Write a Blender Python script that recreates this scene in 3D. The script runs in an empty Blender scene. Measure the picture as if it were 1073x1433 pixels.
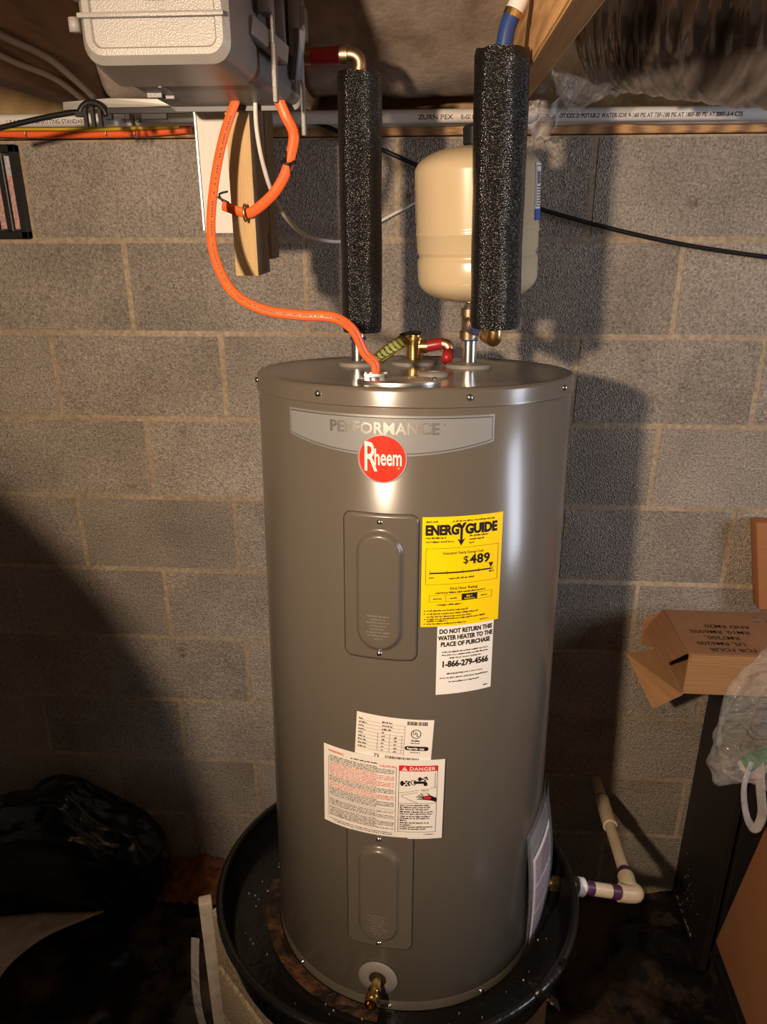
import bpy, bmesh, math, random
from mathutils import Vector, Matrix, noise
random.seed(7)
scn = bpy.context.scene
COL = scn.collection
PI = math.pi

# ------------------------------------------------------------------ camera
F_PX, W_PX, H_PX = 1060.23, 1073.0, 1433.0
CAM = Vector((0.0, -1.7433, 1.888))
YAW, PITCH, ROLL = -0.07107, 0.37834, 0.00319
c_f = Vector((math.sin(YAW)*math.cos(PITCH), math.cos(YAW)*math.cos(PITCH), -math.sin(PITCH)))
c_r0 = Vector((math.cos(YAW), -math.sin(YAW), 0))
c_d0 = c_f.cross(c_r0)
c_r = c_r0*math.cos(ROLL) + c_d0*math.sin(ROLL)
c_d = -c_r0*math.sin(ROLL) + c_d0*math.cos(ROLL)
cam = bpy.data.cameras.new('camera')
cam.sensor_fit = 'HORIZONTAL'; cam.sensor_width = 36.0; cam.lens = F_PX/W_PX*36.0
cam.clip_start = 0.02
camo = bpy.data.objects.new('camera', cam); COL.objects.link(camo)
m = Matrix((c_r, -c_d, -c_f)).transposed().to_4x4(); m.translation = CAM
camo.matrix_world = m
scn.camera = camo

# ------------------------------------------------------------------ world, lamps, exposure
wd = bpy.data.worlds.new('world'); scn.world = wd; wd.use_nodes = True
bg = wd.node_tree.nodes['Background']
bg.inputs[0].default_value = (1.0, 0.84, 0.72, 1); bg.inputs[1].default_value = 0.054
def lamp(name, kind, loc, energy, color, **kw):
    l = bpy.data.lights.new(name, kind); l.energy = energy; l.color = color
    for k, v in kw.items(): setattr(l, k, v)
    o = bpy.data.objects.new(name, l); COL.objects.link(o); o.location = loc
    return o
kl = lamp('work_lamp', 'SPOT', (-0.50, -2.00, 2.045), 92, (1.0, 0.76, 0.54), shadow_soft_size=0.035, spot_size=math.radians(138), spot_blend=1.0)
kl.rotation_euler = (Vector((0.25, 0.0, 1.80)) - Vector(kl.location)).to_track_quat('-Z', 'Y').to_euler()
wl = lamp('daylight', 'AREA', (2.45, -1.15, 1.75), 17, (0.80, 0.86, 1.0), shape='RECTANGLE', size=0.42, size_y=0.95)
wl.rotation_euler = (Vector((0.1, -0.3, 1.7)) - Vector(wl.location)).to_track_quat('-Z', 'Y').to_euler()
vs = scn.view_settings
vs.view_transform = 'Standard'; vs.look = 'None'; vs.gamma = 1.0; vs.use_curve_mapping = False
vs.exposure = 0.56

# ------------------------------------------------------------------ measuring helpers: a pixel of the photo at a known depth -> metres
def _ray(px, py): return c_f + c_r*((px-536.5)/F_PX) + c_d*((py-716.5)/F_PX)
def atY(px, py, y):
    D = _ray(px, py); return CAM + D*((y-CAM.y)/D.y)
def atZ(px, py, z):
    D = _ray(px, py); return CAM + D*((z-CAM.z)/D.z)
def atX(px, py, x):
    D = _ray(px, py); return CAM + D*((x-CAM.x)/D.x)

# ------------------------------------------------------------------ materials
MATS = {}
def newmat(name):
    mt = bpy.data.materials.new(name); mt.use_nodes = True
    nt = mt.node_tree; b = nt.nodes['Principled BSDF']
    MATS[name] = mt
    return mt, nt, b
def N(nt, t, **inp):
    n = nt.nodes.new(t)
    for k, v in inp.items():
        if k in n.inputs: n.inputs[k].default_value = v
        else: setattr(n, k, v)
    return n
def ramp(nt, fac, stops):
    r = nt.nodes.new('ShaderNodeValToRGB')
    els = r.color_ramp.elements
    while len(els) < len(stops): els.new(0.5)
    for e, (p, c) in zip(els, stops): e.position = p; e.color = (*c, 1)
    nt.links.new(fac, r.inputs[0]); return r.outputs[0]
def coords(nt, scale=(1, 1, 1), kind='Object'):
    tc = nt.nodes.new('ShaderNodeTexCoord'); mp = nt.nodes.new('ShaderNodeMapping')
    mp.inputs['Scale'].default_value = scale
    nt.links.new(tc.outputs[kind], mp.inputs[0]); return mp.outputs[0]
def bump(nt, b, h, strength, dist):
    bp = nt.nodes.new('ShaderNodeBump'); bp.inputs['Strength'].default_value = strength; bp.inputs['Distance'].default_value = dist
    nt.links.new(h, bp.inputs['Height']); nt.links.new(bp.outputs[0], b.inputs['Normal']); return bp
def simple(name, col, rough=0.5, metal=0.0, coat=0.0, nscale=0, namt=0.0, bstr=0.0, bscale=60, spec=0.5, trans=0, ior=1.45, sss=0):
    mt, nt, b = newmat(name)
    b.inputs['Base Color'].default_value = (*col, 1); b.inputs['Roughness'].default_value = rough
    b.inputs['Metallic'].default_value = metal; b.inputs['Coat Weight'].default_value = coat; b.inputs['Coat Roughness'].default_value = 0.16
    b.inputs['Specular IOR Level'].default_value = spec
    b.inputs['Transmission Weight'].default_value = trans; b.inputs['IOR'].default_value = ior
    v = coords(nt)
    if namt:
        n = N(nt, 'ShaderNodeTexNoise', Scale=nscale, Detail=4.0); nt.links.new(v, n.inputs['Vector'])
        c = ramp(nt, n.outputs[0], [(0.3, tuple(x*(1-namt) for x in col)), (0.7, tuple(min(1, x*(1+namt)) for x in col))])
        nt.links.new(c, b.inputs['Base Color'])
    if bstr:
        n = N(nt, 'ShaderNodeTexNoise', Scale=bscale, Detail=3.0); nt.links.new(v, n.inputs['Vector'])
        bump(nt, b, n.outputs[0], bstr, 0.01)
    return mt

def mat_block():
    mt, nt, b = newmat('concrete_block')
    v = coords(nt)
    oi = nt.nodes.new('ShaderNodeObjectInfo')
    add = N(nt, 'ShaderNodeVectorMath', operation='ADD'); nt.links.new(v, add.inputs[0])
    cmb = nt.nodes.new('ShaderNodeCombineXYZ')
    mul = N(nt, 'ShaderNodeMath', operation='MULTIPLY'); mul.inputs[1].default_value = 37.0
    nt.links.new(oi.outputs['Random'], mul.inputs[0])
    for i in range(3): nt.links.new(mul.outputs[0], cmb.inputs[i])
    nt.links.new(cmb.outputs[0], add.inputs[1]); v = add.outputs[0]
    g = N(nt, 'ShaderNodeTexVoronoi', Scale=300.0); nt.links.new(v, g.inputs['Vector'])
    n1 = N(nt, 'ShaderNodeTexNoise', Scale=200.0, Detail=4.0, Roughness=0.75); nt.links.new(v, n1.inputs['Vector'])
    n2 = N(nt, 'ShaderNodeTexNoise', Scale=5.0, Detail=4.0); nt.links.new(v, n2.inputs['Vector'])
    c1 = ramp(nt, n1.outputs[0], [(0.30, (0.19, 0.160, 0.132)), (0.47, (0.43, 0.372, 0.313)), (0.70, (0.69, 0.605, 0.52))])
    c2 = ramp(nt, n2.outputs[0], [(0.30, (0.72, 0.71, 0.70)), (0.65, (1.0, 0.985, 0.965))])
    mx = N(nt, 'ShaderNodeMix', data_type='RGBA', blend_type='MULTIPLY'); mx.inputs[0].default_value = 1.0
    nt.links.new(c1, mx.inputs[6]); nt.links.new(c2, mx.inputs[7])
    # scattered dark smudges
    n3 = N(nt, 'ShaderNodeTexNoise', Scale=17.0, Detail=3.0, Roughness=0.6); nt.links.new(v, n3.inputs['Vector'])
    c3 = ramp(nt, n3.outputs[0], [(0.68, (1, 1, 1)), (0.76, (0.52, 0.48, 0.45))])
    mx2 = N(nt, 'ShaderNodeMix', data_type='RGBA', blend_type='MULTIPLY'); mx2.inputs[0].default_value = 1.0
    nt.links.new(mx.outputs[2], mx2.inputs[6]); nt.links.new(c3, mx2.inputs[7]); mx = mx2
    # block to block tone
    hs = N(nt, 'ShaderNodeHueSaturation'); mr = N(nt, 'ShaderNodeMapRange')
    mr.inputs['To Min'].default_value = 0.86; mr.inputs['To Max'].default_value = 1.10
    nt.links.new(oi.outputs['Random'], mr.inputs[0]); nt.links.new(mr.outputs[0], hs.inputs['Value'])
    nt.links.new(mx.outputs[2], hs.inputs['Color']); nt.links.new(hs.outputs[0], b.inputs['Base Color'])
    b.inputs['Roughness'].default_value = 0.9; b.inputs['Specular IOR Level'].default_value = 0.25
    s = N(nt, 'ShaderNodeMath', operation='ADD'); nt.links.new(n1.outputs[0], s.inputs[0]); nt.links.new(g.outputs['Distance'], s.inputs[1])
    bump(nt, b, s.outputs[0], 1.0, 0.0040)
    return mt
def mat_mortar():
    mt, nt, b = newmat('mortar'); v = coords(nt)
    n1 = N(nt, 'ShaderNodeTexNoise', Scale=90.0, Detail=5.0); nt.links.new(v, n1.inputs['Vector'])
    n2 = N(nt, 'ShaderNodeTexNoise', Scale=2.5, Detail=2.0); nt.links.new(v, n2.inputs['Vector'])
    c1 = ramp(nt, n1.outputs[0], [(0.3, (0.31, 0.235, 0.16)), (0.7, (0.52, 0.42, 0.30))])
    c2 = ramp(nt, n2.outputs[0], [(0.35, (0.75, 0.72, 0.68)), (0.65, (1, 1, 1))])
    mx = N(nt, 'ShaderNodeMix', data_type='RGBA', blend_type='MULTIPLY'); mx.inputs[0].default_value = 1.0
    nt.links.new(c1, mx.inputs[6]); nt.links.new(c2, mx.inputs[7]); nt.links.new(mx.outputs[2], b.inputs['Base Color'])
    b.inputs['Roughness'].default_value = 0.95; bump(nt, b, n1.outputs[0], 0.5, 0.003)
def mat_wood(name, dark, light, scale=(1, 1, 14), axis='Z', ring=28.0, dist=3.0):
    mt, nt, b = newmat(name); v = coords(nt, scale)
    w = N(nt, 'ShaderNodeTexWave', Scale=ring, Distortion=dist, Detail=3.0); w.inputs['Detail Scale'].default_value = 1.2
    nt.links.new(v, w.inputs['Vector'])
    n = N(nt, 'ShaderNodeTexNoise', Scale=6.0, Detail=5.0); nt.links.new(v, n.inputs['Vector'])
    m_ = N(nt, 'ShaderNodeMath', operation='MULTIPLY'); nt.links.new(w.outputs[1], m_.inputs[0]); nt.links.new(n.outputs[0], m_.inputs[1])
    c = ramp(nt, m_.outputs[0], [(0.05, light), (0.55, dark)])
    nt.links.new(c, b.inputs['Base Color']); b.inputs['Roughness'].default_value = 0.65
    bump(nt, b, w.outputs[1], 0.15, 0.002)
def mat_foam():
    mt, nt, b = newmat('black_foam'); v = coords(nt)
    g = N(nt, 'ShaderNodeTexVoronoi', Scale=430.0); nt.links.new(v, g.inputs['Vector'])
    b.inputs['Base Color'].default_value = (0.007, 0.007, 0.0075, 1); b.inputs['Roughness'].default_value = 0.24
    b.inputs['Specular IOR Level'].default_value = 0.55
    bump(nt, b, g.outputs['Distance'], 1.0, 0.0014)
def mat_fibre(name, c0, c1):
    mt, nt, b = newmat(name); v = coords(nt)
    n = N(nt, 'ShaderNodeTexNoise', Scale=9.0, Detail=8.0, Roughness=0.65); nt.links.new(v, n.inputs['Vector'])
    n2 = N(nt, 'ShaderNodeTexNoise', Scale=110.0, Detail=4.0); nt.links.new(v, n2.inputs['Vector'])
    nt.links.new(ramp(nt, n.outputs[0], [(0.35, c0), (0.65, c1)]), b.inputs['Base Color'])
    b.inputs['Roughness'].default_value = 1.0; b.inputs['Specular IOR Level'].default_value = 0.1
    bump(nt, b, n2.outputs[0], 0.35, 0.004)
def mat_card(name, col, k=0.12):
    mt, nt, b = newmat(name); v = coords(nt, (3, 3, 90))
    n = N(nt, 'ShaderNodeTexNoise', Scale=2.0, Detail=3.0); nt.links.new(v, n.inputs['Vector'])
    nt.links.new(ramp(nt, n.outputs[0], [(0.3, tuple(c*(1-k) for c in col)), (0.7, tuple(c*(1+k) for c in col))]), b.inputs['Base Color'])
    b.inputs['Roughness'].default_value = 0.7; b.inputs['Specular IOR Level'].default_value = 0.3
def mat_film(name, tint, alpha, rough, bstr=0.4, bscale=30, spec=0.8):
    mt, nt, b = newmat(name)
    b.inputs['Base Color'].default_value = (*tint, 1); b.inputs['Roughness'].default_value = rough
    b.inputs['Alpha'].default_value = alpha; b.inputs['Specular IOR Level'].default_value = spec
    v = coords(nt); n = N(nt, 'ShaderNodeTexNoise', Scale=bscale, Detail=4.0, Distortion=1.0); nt.links.new(v, n.inputs['Vector'])
    bump(nt, b, n.outputs[0], bstr, 0.02)
    mt.use_backface_culling = False
def mat_sheet(name, base, dirt, amount, rough, bscale=14, bstr=0.5, rough2=0.8, nscale=4.0):
    mt, nt, b = newmat(name); v = coords(nt)
    n = N(nt, 'ShaderNodeTexNoise', Scale=nscale, Detail=9.0, Roughness=0.7); nt.links.new(v, n.inputs['Vector'])
    nt.links.new(ramp(nt, n.outputs[0], [(amount, base), (min(1, amount+0.22), dirt)]), b.inputs['Base Color'])
    r = ramp(nt, n.outputs[0], [(amount, (rough,)*3), (min(1, amount+0.2), (rough2,)*3)]); nt.links.new(r, b.inputs['Roughness'])
    w = N(nt, 'ShaderNodeTexNoise', Scale=bscale, Detail=2.5, Distortion=0.6); nt.links.new(v, w.inputs['Vector'])
    bump(nt, b, w.outputs[0], bstr, 0.02)
    return b

mat_block(); mat_mortar(); mat_foam()
mat_wood('pine', (0.30, 0.17, 0.065), (0.62, 0.43, 0.19), (6, 6, 0.9))
mat_wood('sill_wood', (0.22, 0.105, 0.04), (0.50, 0.27, 0.11), (0.6, 8, 14), ring=10.0)
mat_wood('joist_wood', (0.30, 0.15, 0.06), (0.70, 0.40, 0.17), (16, 0.8, 9), ring=7.0)
mat_wood('shaded_joist_wood', (0.06, 0.03, 0.014), (0.15, 0.075, 0.035), (16, 0.8, 9), ring=7.0)  # joist wood darkened: the left joist's shade is put into its colour
mat_wood('shade_grey_pine', (0.20, 0.155, 0.115), (0.36, 0.29, 0.225), (6, 6, 0.9))
mat_fibre('insulation', (0.17, 0.13, 0.105), (0.36, 0.295, 0.25))
mat_fibre('osb', (0.28, 0.18, 0.08), (0.55, 0.38, 0.19))
mat_card('cardboard', (0.40, 0.215, 0.095)); mat_card('cardboard_dark', (0.27, 0.135, 0.065)); mat_card('cardboard_red', (0.36, 0.155, 0.065), 0.05)
simple('heater_paint', (0.120, 0.102, 0.081), 0.27, 0.0, 0.35, spec=0.5)
simple('heater_cover', (0.120, 0.101, 0.081), 0.30, 0.0, 0.3, spec=0.5)
simple('gap_black', (0.015, 0.012, 0.010), 0.8)
simple('badge_silver', (0.33, 0.335, 0.34), 0.32, 0.35)
simple('badge_letter', (0.62, 0.60, 0.56), 0.34, 0.95)
simple('badge_rim', (0.80, 0.79, 0.77), 0.25, 0.8)
simple('badge_dark', (0.03, 0.03, 0.03), 0.4)
simple('logo_red', (0.72, 0.030, 0.012), 0.30, 0.0, 0.5)
simple('logo_white', (0.85, 0.83, 0.80), 0.35)
simple('label_yellow', (0.95, 0.66, 0.0), 0.40)
simple('label_white', (0.86, 0.83, 0.80), 0.45)
simple('label_cream', (0.88, 0.82, 0.76), 0.45)
simple('print_black', (0.012, 0.010, 0.010), 0.5)
simple('print_red', (0.70, 0.025, 0.03), 0.5)
simple('print_pink', (0.72, 0.26, 0.24), 0.5)
simple('print_grey', (0.16, 0.15, 0.14), 0.5)
simple('print_blue', (0.02, 0.10, 0.45), 0.45)
simple('steel', (0.72, 0.71, 0.69), 0.22, 1.0)
simple('brushed_steel', (0.60, 0.585, 0.56), 0.38, 1.0, nscale=60, namt=0.15)
simple('brass', (0.78, 0.53, 0.20), 0.24, 1.0, nscale=40, namt=0.15)
simple('dull_brass', (0.42, 0.31, 0.19), 0.40, 1.0, nscale=40, namt=0.2)
simple('copper', (0.70, 0.36, 0.22), 0.35, 1.0)
simple('gold_foil', (0.20, 0.155, 0.008), 0.34, 0.5)
simple('gasket_grey', (0.235, 0.21, 0.19), 0.55)
simple('tank_paint', (0.60, 0.475, 0.30), 0.25, 0.0, 0.4)
simple('black_plastic', (0.014, 0.013, 0.013), 0.38)
simple('cable_black', (0.010, 0.010, 0.011), 0.42)
simple('cable_orange', (0.86, 0.135, 0.030), 0.38)
simple('cable_yellow', (0.62, 0.40, 0.03), 0.45)
simple('cable_white', (0.66, 0.62, 0.57), 0.42)
simple('cable_grey', (0.24, 0.19, 0.16), 0.5)
simple('pex_white', (0.70, 0.66, 0.62), 0.40, nscale=8, namt=0.06)
simple('pex_red', (0.33, 0.020, 0.022), 0.32)
simple('pex_blue', (0.022, 0.055, 0.20), 0.32)
simple('pvc', (0.66, 0.535, 0.355), 0.36, nscale=30, namt=0.10)
simple('pvc_primer', (0.075, 0.022, 0.075), 0.42, nscale=50, namt=0.3)
simple('grey_plastic', (0.225, 0.213, 0.20), 0.36, bstr=0.12, bscale=500, nscale=20, namt=0.05)
simple('grey_plastic_dark', (0.135, 0.135, 0.14), 0.42)
simple('white_paint', (0.66, 0.63, 0.58), 0.55, bstr=0.10, bscale=260)
simple('sheet_metal', (0.55, 0.54, 0.50), 0.35, 0.75)
simple('mesh_pink', (0.50, 0.30, 0.27), 0.7, nscale=300, namt=0.45)
simple('screen_grey', (0.46, 0.44, 0.47), 0.7, nscale=300, namt=0.35)
simple('cabinet_black', (0.017, 0.013, 0.012), 0.52, nscale=30, namt=0.2)
simple('chip_white', (0.34, 0.30, 0.26), 0.7)
simple('paper', (0.62, 0.56, 0.60), 0.5)
simple('paper_print', (0.26, 0.14, 0.17), 0.5)
simple('green_print', (0.03, 0.16, 0.07), 0.45)
simple('pink_print', (0.62, 0.16, 0.20), 0.45)
simple('bulk_white', (0.55, 0.50, 0.44), 0.5, nscale=25, namt=0.25)
simple('soil', (0.19, 0.066, 0.028), 0.95, nscale=40, namt=0.55, bstr=0.7, bscale=60)
simple('paver', (0.43, 0.325, 0.215), 0.92, nscale=160, namt=0.42, bstr=0.5, bscale=300)
simple('pale_board', (0.50, 0.43, 0.36), 0.8, nscale=25, namt=0.2)
mat_film('clear_film', (0.80, 0.78, 0.76), 0.22, 0.10, 0.6, 26)
mat_film('bag_film', (0.72, 0.68, 0.63), 0.20, 0.13, 1.0, 26)
mat_film('pouch_film', (0.70, 0.68, 0.68), 0.22, 0.12, 0.3, 16)
mat_film('vapour_film', (0.62, 0.58, 0.55), 0.45, 0.22, 0.6, 22)
mat_sheet('trash_bag', (0.008, 0.008, 0.009), (0.010, 0.010, 0.011), 0.6, 0.22, 9, 0.7, 0.3)
mat_sheet('ground_sheet', (0.010, 0.009, 0.009), (0.15, 0.095, 0.068), 0.485, 0.20, 10, 0.35, 0.85, 3.0)
mat_sheet('pan_plastic', (0.006, 0.0055, 0.0055), (0.007, 0.006, 0.006), 0.6, 0.30, 40, 0.12, 0.4)
mat_sheet('rust', (0.012, 0.008, 0.006), (0.15, 0.062, 0.024), 0.46, 0.35, 30, 0.5, 0.7, nscale=16.0)
# duct jacket: grey-brown metallised film with hard streaks running round the duct
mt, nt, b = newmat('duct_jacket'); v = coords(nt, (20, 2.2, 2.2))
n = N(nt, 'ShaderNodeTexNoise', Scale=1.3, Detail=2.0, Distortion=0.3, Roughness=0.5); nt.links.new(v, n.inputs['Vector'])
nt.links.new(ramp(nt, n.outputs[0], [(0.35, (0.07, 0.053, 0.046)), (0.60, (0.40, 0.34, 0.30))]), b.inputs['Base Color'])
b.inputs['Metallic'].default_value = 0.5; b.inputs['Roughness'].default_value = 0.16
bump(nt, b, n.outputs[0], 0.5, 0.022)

# ------------------------------------------------------------------ mesh builder
class MB:
    def __init__(s): s.v = []; s.f = []; s.mi = []; s.sm = []
    def add(s, vs, fs, mi=0, smooth=False, M=None):
        o = len(s.v)
        for p in vs:
            p = Vector(p); s.v.append(tuple(M @ p) if M is not None else tuple(p))
        for f in fs: s.f.append([i+o for i in f]); s.mi.append(mi); s.sm.append(smooth)
        return s
    def box(s, lo, hi, mi=0, M=None, bev=0.0, seg=2):
        lo = Vector(lo); hi = Vector(hi)
        if bev <= 0:
            x0, y0, z0 = lo; x1, y1, z1 = hi
            s.add([(x0,y0,z0),(x1,y0,z0),(x1,y1,z0),(x0,y1,z0),(x0,y0,z1),(x1,y0,z1),(x1,y1,z1),(x0,y1,z1)],
                  [(0,3,2,1),(4,5,6,7),(0,1,5,4),(1,2,6,5),(2,3,7,6),(3,0,4,7)], mi, False, M)
        else:
            bm = bmesh.new(); bmesh.ops.create_cube(bm, size=1)
            d = hi-lo; c = (hi+lo)/2
            for q in bm.verts: q.co = Vector((q.co.x*d.x, q.co.y*d.y, q.co.z*d.z)) + c
            bmesh.ops.bevel(bm, geom=bm.edges[:], offset=bev, segments=seg, affect='EDGES', profile=0.6)
            s.bm(bm, mi, seg > 1, M)
        return s
    def bm(s, bm, mi=0, smooth=True, M=None):
        bm.verts.index_update()
        s.add([q.co for q in bm.verts], [[q.index for q in f.verts] for f in bm.faces], mi, smooth, M); bm.free(); return s
    def lathe(s, prof, n=48, mi=0, M=None, smooth=True, cap0=False, cap1=False, a0=0, a1=2*PI):
        full = abs(a1-a0-2*PI) < 1e-6; k = n if full else n+1
        vs = []
        for r, z in prof:
            for i in range(k):
                a = a0+(a1-a0)*i/n; vs.append((r*math.cos(a), r*math.sin(a), z))
        fs = []
        for j in range(len(prof)-1):
            for i in range(n):
                i2 = (i+1) % k
                fs.append((j*k+i, j*k+i2, (j+1)*k+i2, (j+1)*k+i))
        if cap0: fs.append(list(range(k))[::-1])
        if cap1: fs.append([(len(prof)-1)*k+i for i in range(k)])
        return s.add(vs, fs, mi, smooth, M)
    def tube(s, pts, r, n=12, mi=0, M=None, cap=True, rr=None, up=None):
        pts = [Vector(p) for p in pts]; rad = r if isinstance(r, (list, tuple)) else [r]*len(pts)
        vs = []; prev = None
        for i, p in enumerate(pts):
            t = (pts[min(i+1, len(pts)-1)]-pts[max(i-1, 0)]).normalized()
            if prev is None:
                u = Vector(up) if up else (Vector((0, 0, 1)) if abs(t.z) < 0.9 else Vector((1, 0, 0)))
            else: u = prev
            u = (u - t*u.dot(t)).normalized(); w = t.cross(u); prev = u
            for k in range(n):
                a = 2*PI*k/n; vs.append(p+u*(math.cos(a)*rad[i])+w*(math.sin(a)*rad[i]*(rr or 1)))
        fs = []
        for i in range(len(pts)-1):
            for k in range(n):
                k2 = (k+1) % n; fs.append((i*n+k, i*n+k2, (i+1)*n+k2, (i+1)*n+k))
        if cap: fs.append(list(range(n))[::-1]); fs.append([(len(pts)-1)*n+k for k in range(n)])
        return s.add(vs, fs, mi, True, M)
    def grid(s, fn, nu, nv, mi=0, smooth=True, M=None):
        vs = [fn(i/nu, j/nv) for j in range(nv+1) for i in range(nu+1)]
        fs = [(j*(nu+1)+i, j*(nu+1)+i+1, (j+1)*(nu+1)+i+1, (j+1)*(nu+1)+i) for j in range(nv) for i in range(nu)]
        return s.add(vs, fs, mi, smooth, M)
    def build(s, name, mats, parent=None, auto=None):
        me = bpy.data.meshes.new(name); me.from_pydata(s.v, [], s.f); me.update()
        for mn in ([mats] if isinstance(mats, str) else mats): me.materials.append(MATS[mn])
        me.polygons.foreach_set('material_index', s.mi); me.polygons.foreach_set('use_smooth', s.sm)
        bm = bmesh.new(); bm.from_mesh(me)
        if auto is not None:
            for e in bm.edges:
                if len(e.link_faces) == 2 and e.calc_face_angle(0) > auto: e.smooth = False
        bm.to_mesh(me); bm.free()
        o = bpy.data.objects.new(name, me); COL.objects.link(o)
        if parent: o.parent = parent
        return o
def solid(o, t, off=0):
    md = o.modifiers.new('thickness', 'SOLIDIFY'); md.thickness = t; md.offset = off; return o
def tag(o, label=None, cat=None, group=None, kind=None):
    if label: o['label'] = label
    if cat: o['category'] = cat
    if group: o['group'] = group
    if kind: o['kind'] = kind
    return o
def thing(name, label, cat, loc=(0, 0, 0), rot=(0, 0, 0), group=None):
    o = bpy.data.objects.new(name, None); COL.objects.link(o); o.location = loc; o.rotation_euler = rot
    o.empty_display_size = 0.05
    return tag(o, label, cat, group)
def spline(pts, n=8):
    P = [Vector(p) for p in pts]; out = []
    for i in range(len(P)-1):
        a = P[max(i-1, 0)]; b_ = P[i]; c = P[i+1]; d = P[min(i+2, len(P)-1)]
        for k in range(n):
            t = k/n
            out.append(0.5*((2*b_)+(c-a)*t+(2*a-5*b_+4*c-d)*t*t+(3*b_-a-3*c+d)*t**3))
    out.append(P[-1]); return out
def align(p0, p1):
    z = (Vector(p1)-Vector(p0)); q = z.to_track_quat('Z', 'Y')
    M = q.to_matrix().to_4x4(); M.translation = Vector(p0); return M
def nz(p, s=1.0): return noise.noise(Vector(p)*s)
def fb(p, s=1.0, o=4): return noise.fractal(Vector(p)*s, 1.0, 2.0, o)
_tc = {}
def text2d(t, size, bold=0.0, align_='CENTER', xs=1.0, sp=1.0):
    key = (t, size, bold, align_, xs, sp)
    if key not in _tc:
        cu = bpy.data.curves.new('t', 'FONT'); cu.body = t; cu.size = size; cu.align_x = align_; cu.offset = bold*size; cu.space_character = sp
        cu.resolution_u = 3
        o = bpy.data.objects.new('t', cu); me = bpy.data.meshes.new_from_object(o)
        _tc[key] = ([(q.co.x*xs, q.co.y) for q in me.vertices], [list(p.vertices) for p in me.polygons])
        bpy.data.objects.remove(o); bpy.data.meshes.remove(me); bpy.data.curves.remove(cu)
    return _tc[key]
def put_text(mb, fn, t, x, y, size, mi=0, bold=0.0, al='CENTER', xs=1.0, sp=1.0, slope=0.0):
    vs, fs = text2d(t, size, bold, al, xs, sp)
    mb.add([fn(x+a, y+b_+slope*a) for a, b_ in vs], fs, mi)
def put_quad(mb, fn, x0, y0, x1, y1, mi=0, nx=1):
    for i in range(nx):
        a = x0+(x1-x0)*i/nx; c = x0+(x1-x0)*(i+1)/nx
        mb.add([fn(a, y0), fn(c, y0), fn(c, y1), fn(a, y1)], [(0, 1, 2, 3)], mi)
def put_poly(mb, fn, pts, mi=0):
    n = len(pts); cx = sum(p[0] for p in pts)/n; cy = sum(p[1] for p in pts)/n
    mb.add([fn(cx, cy)]+[fn(*p) for p in pts], [(0, i+1, (i+1) % n+1) for i in range(n)], mi)
def put_disc(mb, fn, x, y, r, mi=0, n=28, ry=None):
    put_poly(mb, fn, [(x+r*math.cos(2*PI*i/n), y+(ry or r)*math.sin(2*PI*i/n)) for i in range(n)], mi)
def put_ring(mb, fn, x, y, r0, r1, mi=0, n=32):
    for i in range(n):
        a = 2*PI*i/n; c = 2*PI*(i+1)/n
        mb.add([fn(x+r*math.cos(t), y+r*math.sin(t)) for r, t in ((r0, a), (r1, a), (r1, c), (r0, c))], [(0, 1, 2, 3)], mi)
def put_line(mb, fn, x0, y0, x1, y1, w, mi=0):
    d = Vector((x1-x0, y1-y0)); L = d.length; nrm = Vector((-d.y, d.x))/L*w/2
    k = max(1, int(L/0.012))
    for i in range(k):
        a = Vector((x0, y0))+d*(i/k); c = Vector((x0, y0))+d*((i+1)/k)
        mb.add([fn(*(a-nrm)), fn(*(c-nrm)), fn(*(c+nrm)), fn(*(a+nrm))], [(0, 1, 2, 3)], mi)
def fine(mb, fn, x0, x1, y, h, mi=0, rnd=random, fill=1.0):
    """one illegible line of small print: letter-sized dashes"""
    x = x0; end = x0+(x1-x0)*fill
    while x < end:
        for _ in range(rnd.randint(2, 8)):
            w = h*rnd.uniform(0.28, 0.6)
            if x+w > end: return
            a = rnd.choice((0, 0, 0.1, -0.2)); c = rnd.choice((0.62, 0.62, 0.7, 0.95))
            mb.add([fn(x, y+a*h), fn(x+w, y+a*h), fn(x+w, y+c*h), fn(x, y+c*h)], [(0, 1, 2, 3)], mi); x += w+h*0.16
        x += h*0.42

# ================================================================== SETTING
BH, BW = 0.2032, 0.2032
X0 = -0.70243
WT = 2.032
def bx(u): return X0+u*BW
mb = MB(); mb.box((bx(-9), 0.0011, -0.05), (bx(15), 0.20, WT-0.002))
wall = tag(mb.build('wall_back', 'mortar'), kind='structure')
def block_mesh(seed, w=2*BW-0.0085):
    rnd = random.Random(seed); bm = bmesh.new(); bmesh.ops.create_cube(bm, size=1)
    for q in bm.verts:
        q.co = Vector((q.co.x*w, q.co.y*0.05, q.co.z*(BH-0.0085)))
        q.co += Vector((rnd.uniform(-1, 1)*0.0012, 0, rnd.uniform(-1, 1)*0.0012))
    bmesh.ops.bevel(bm, geom=bm.edges[:], offset=0.0022, segments=2, affect='EDGES')
    me = bpy.data.meshes.new('block'); bm.to_mesh(me); bm.free(); me.materials.append(MATS['concrete_block'])
    for p in me.polygons: p.use_smooth = False
    return me
BM = [block_mesh(i) for i in range(4)]
for row in range(1, 11):
    z = WT-(row-0.5)*BH
    start = -9 if row % 2 else -8
    for u in range(start, 13, 2):
        if row == 1 and u == -3: continue        # the vent sits here
        o = bpy.data.objects.new('block', random.choice(BM)); COL.objects.link(o)
        o.location = (bx(u+1)+random.uniform(-.001, .001), 0.025+random.uniform(-0.0006, 0.0006), z); o.parent = wall
        if random.random() < 0.5: o.rotation_euler = (0, PI, 0)
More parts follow.
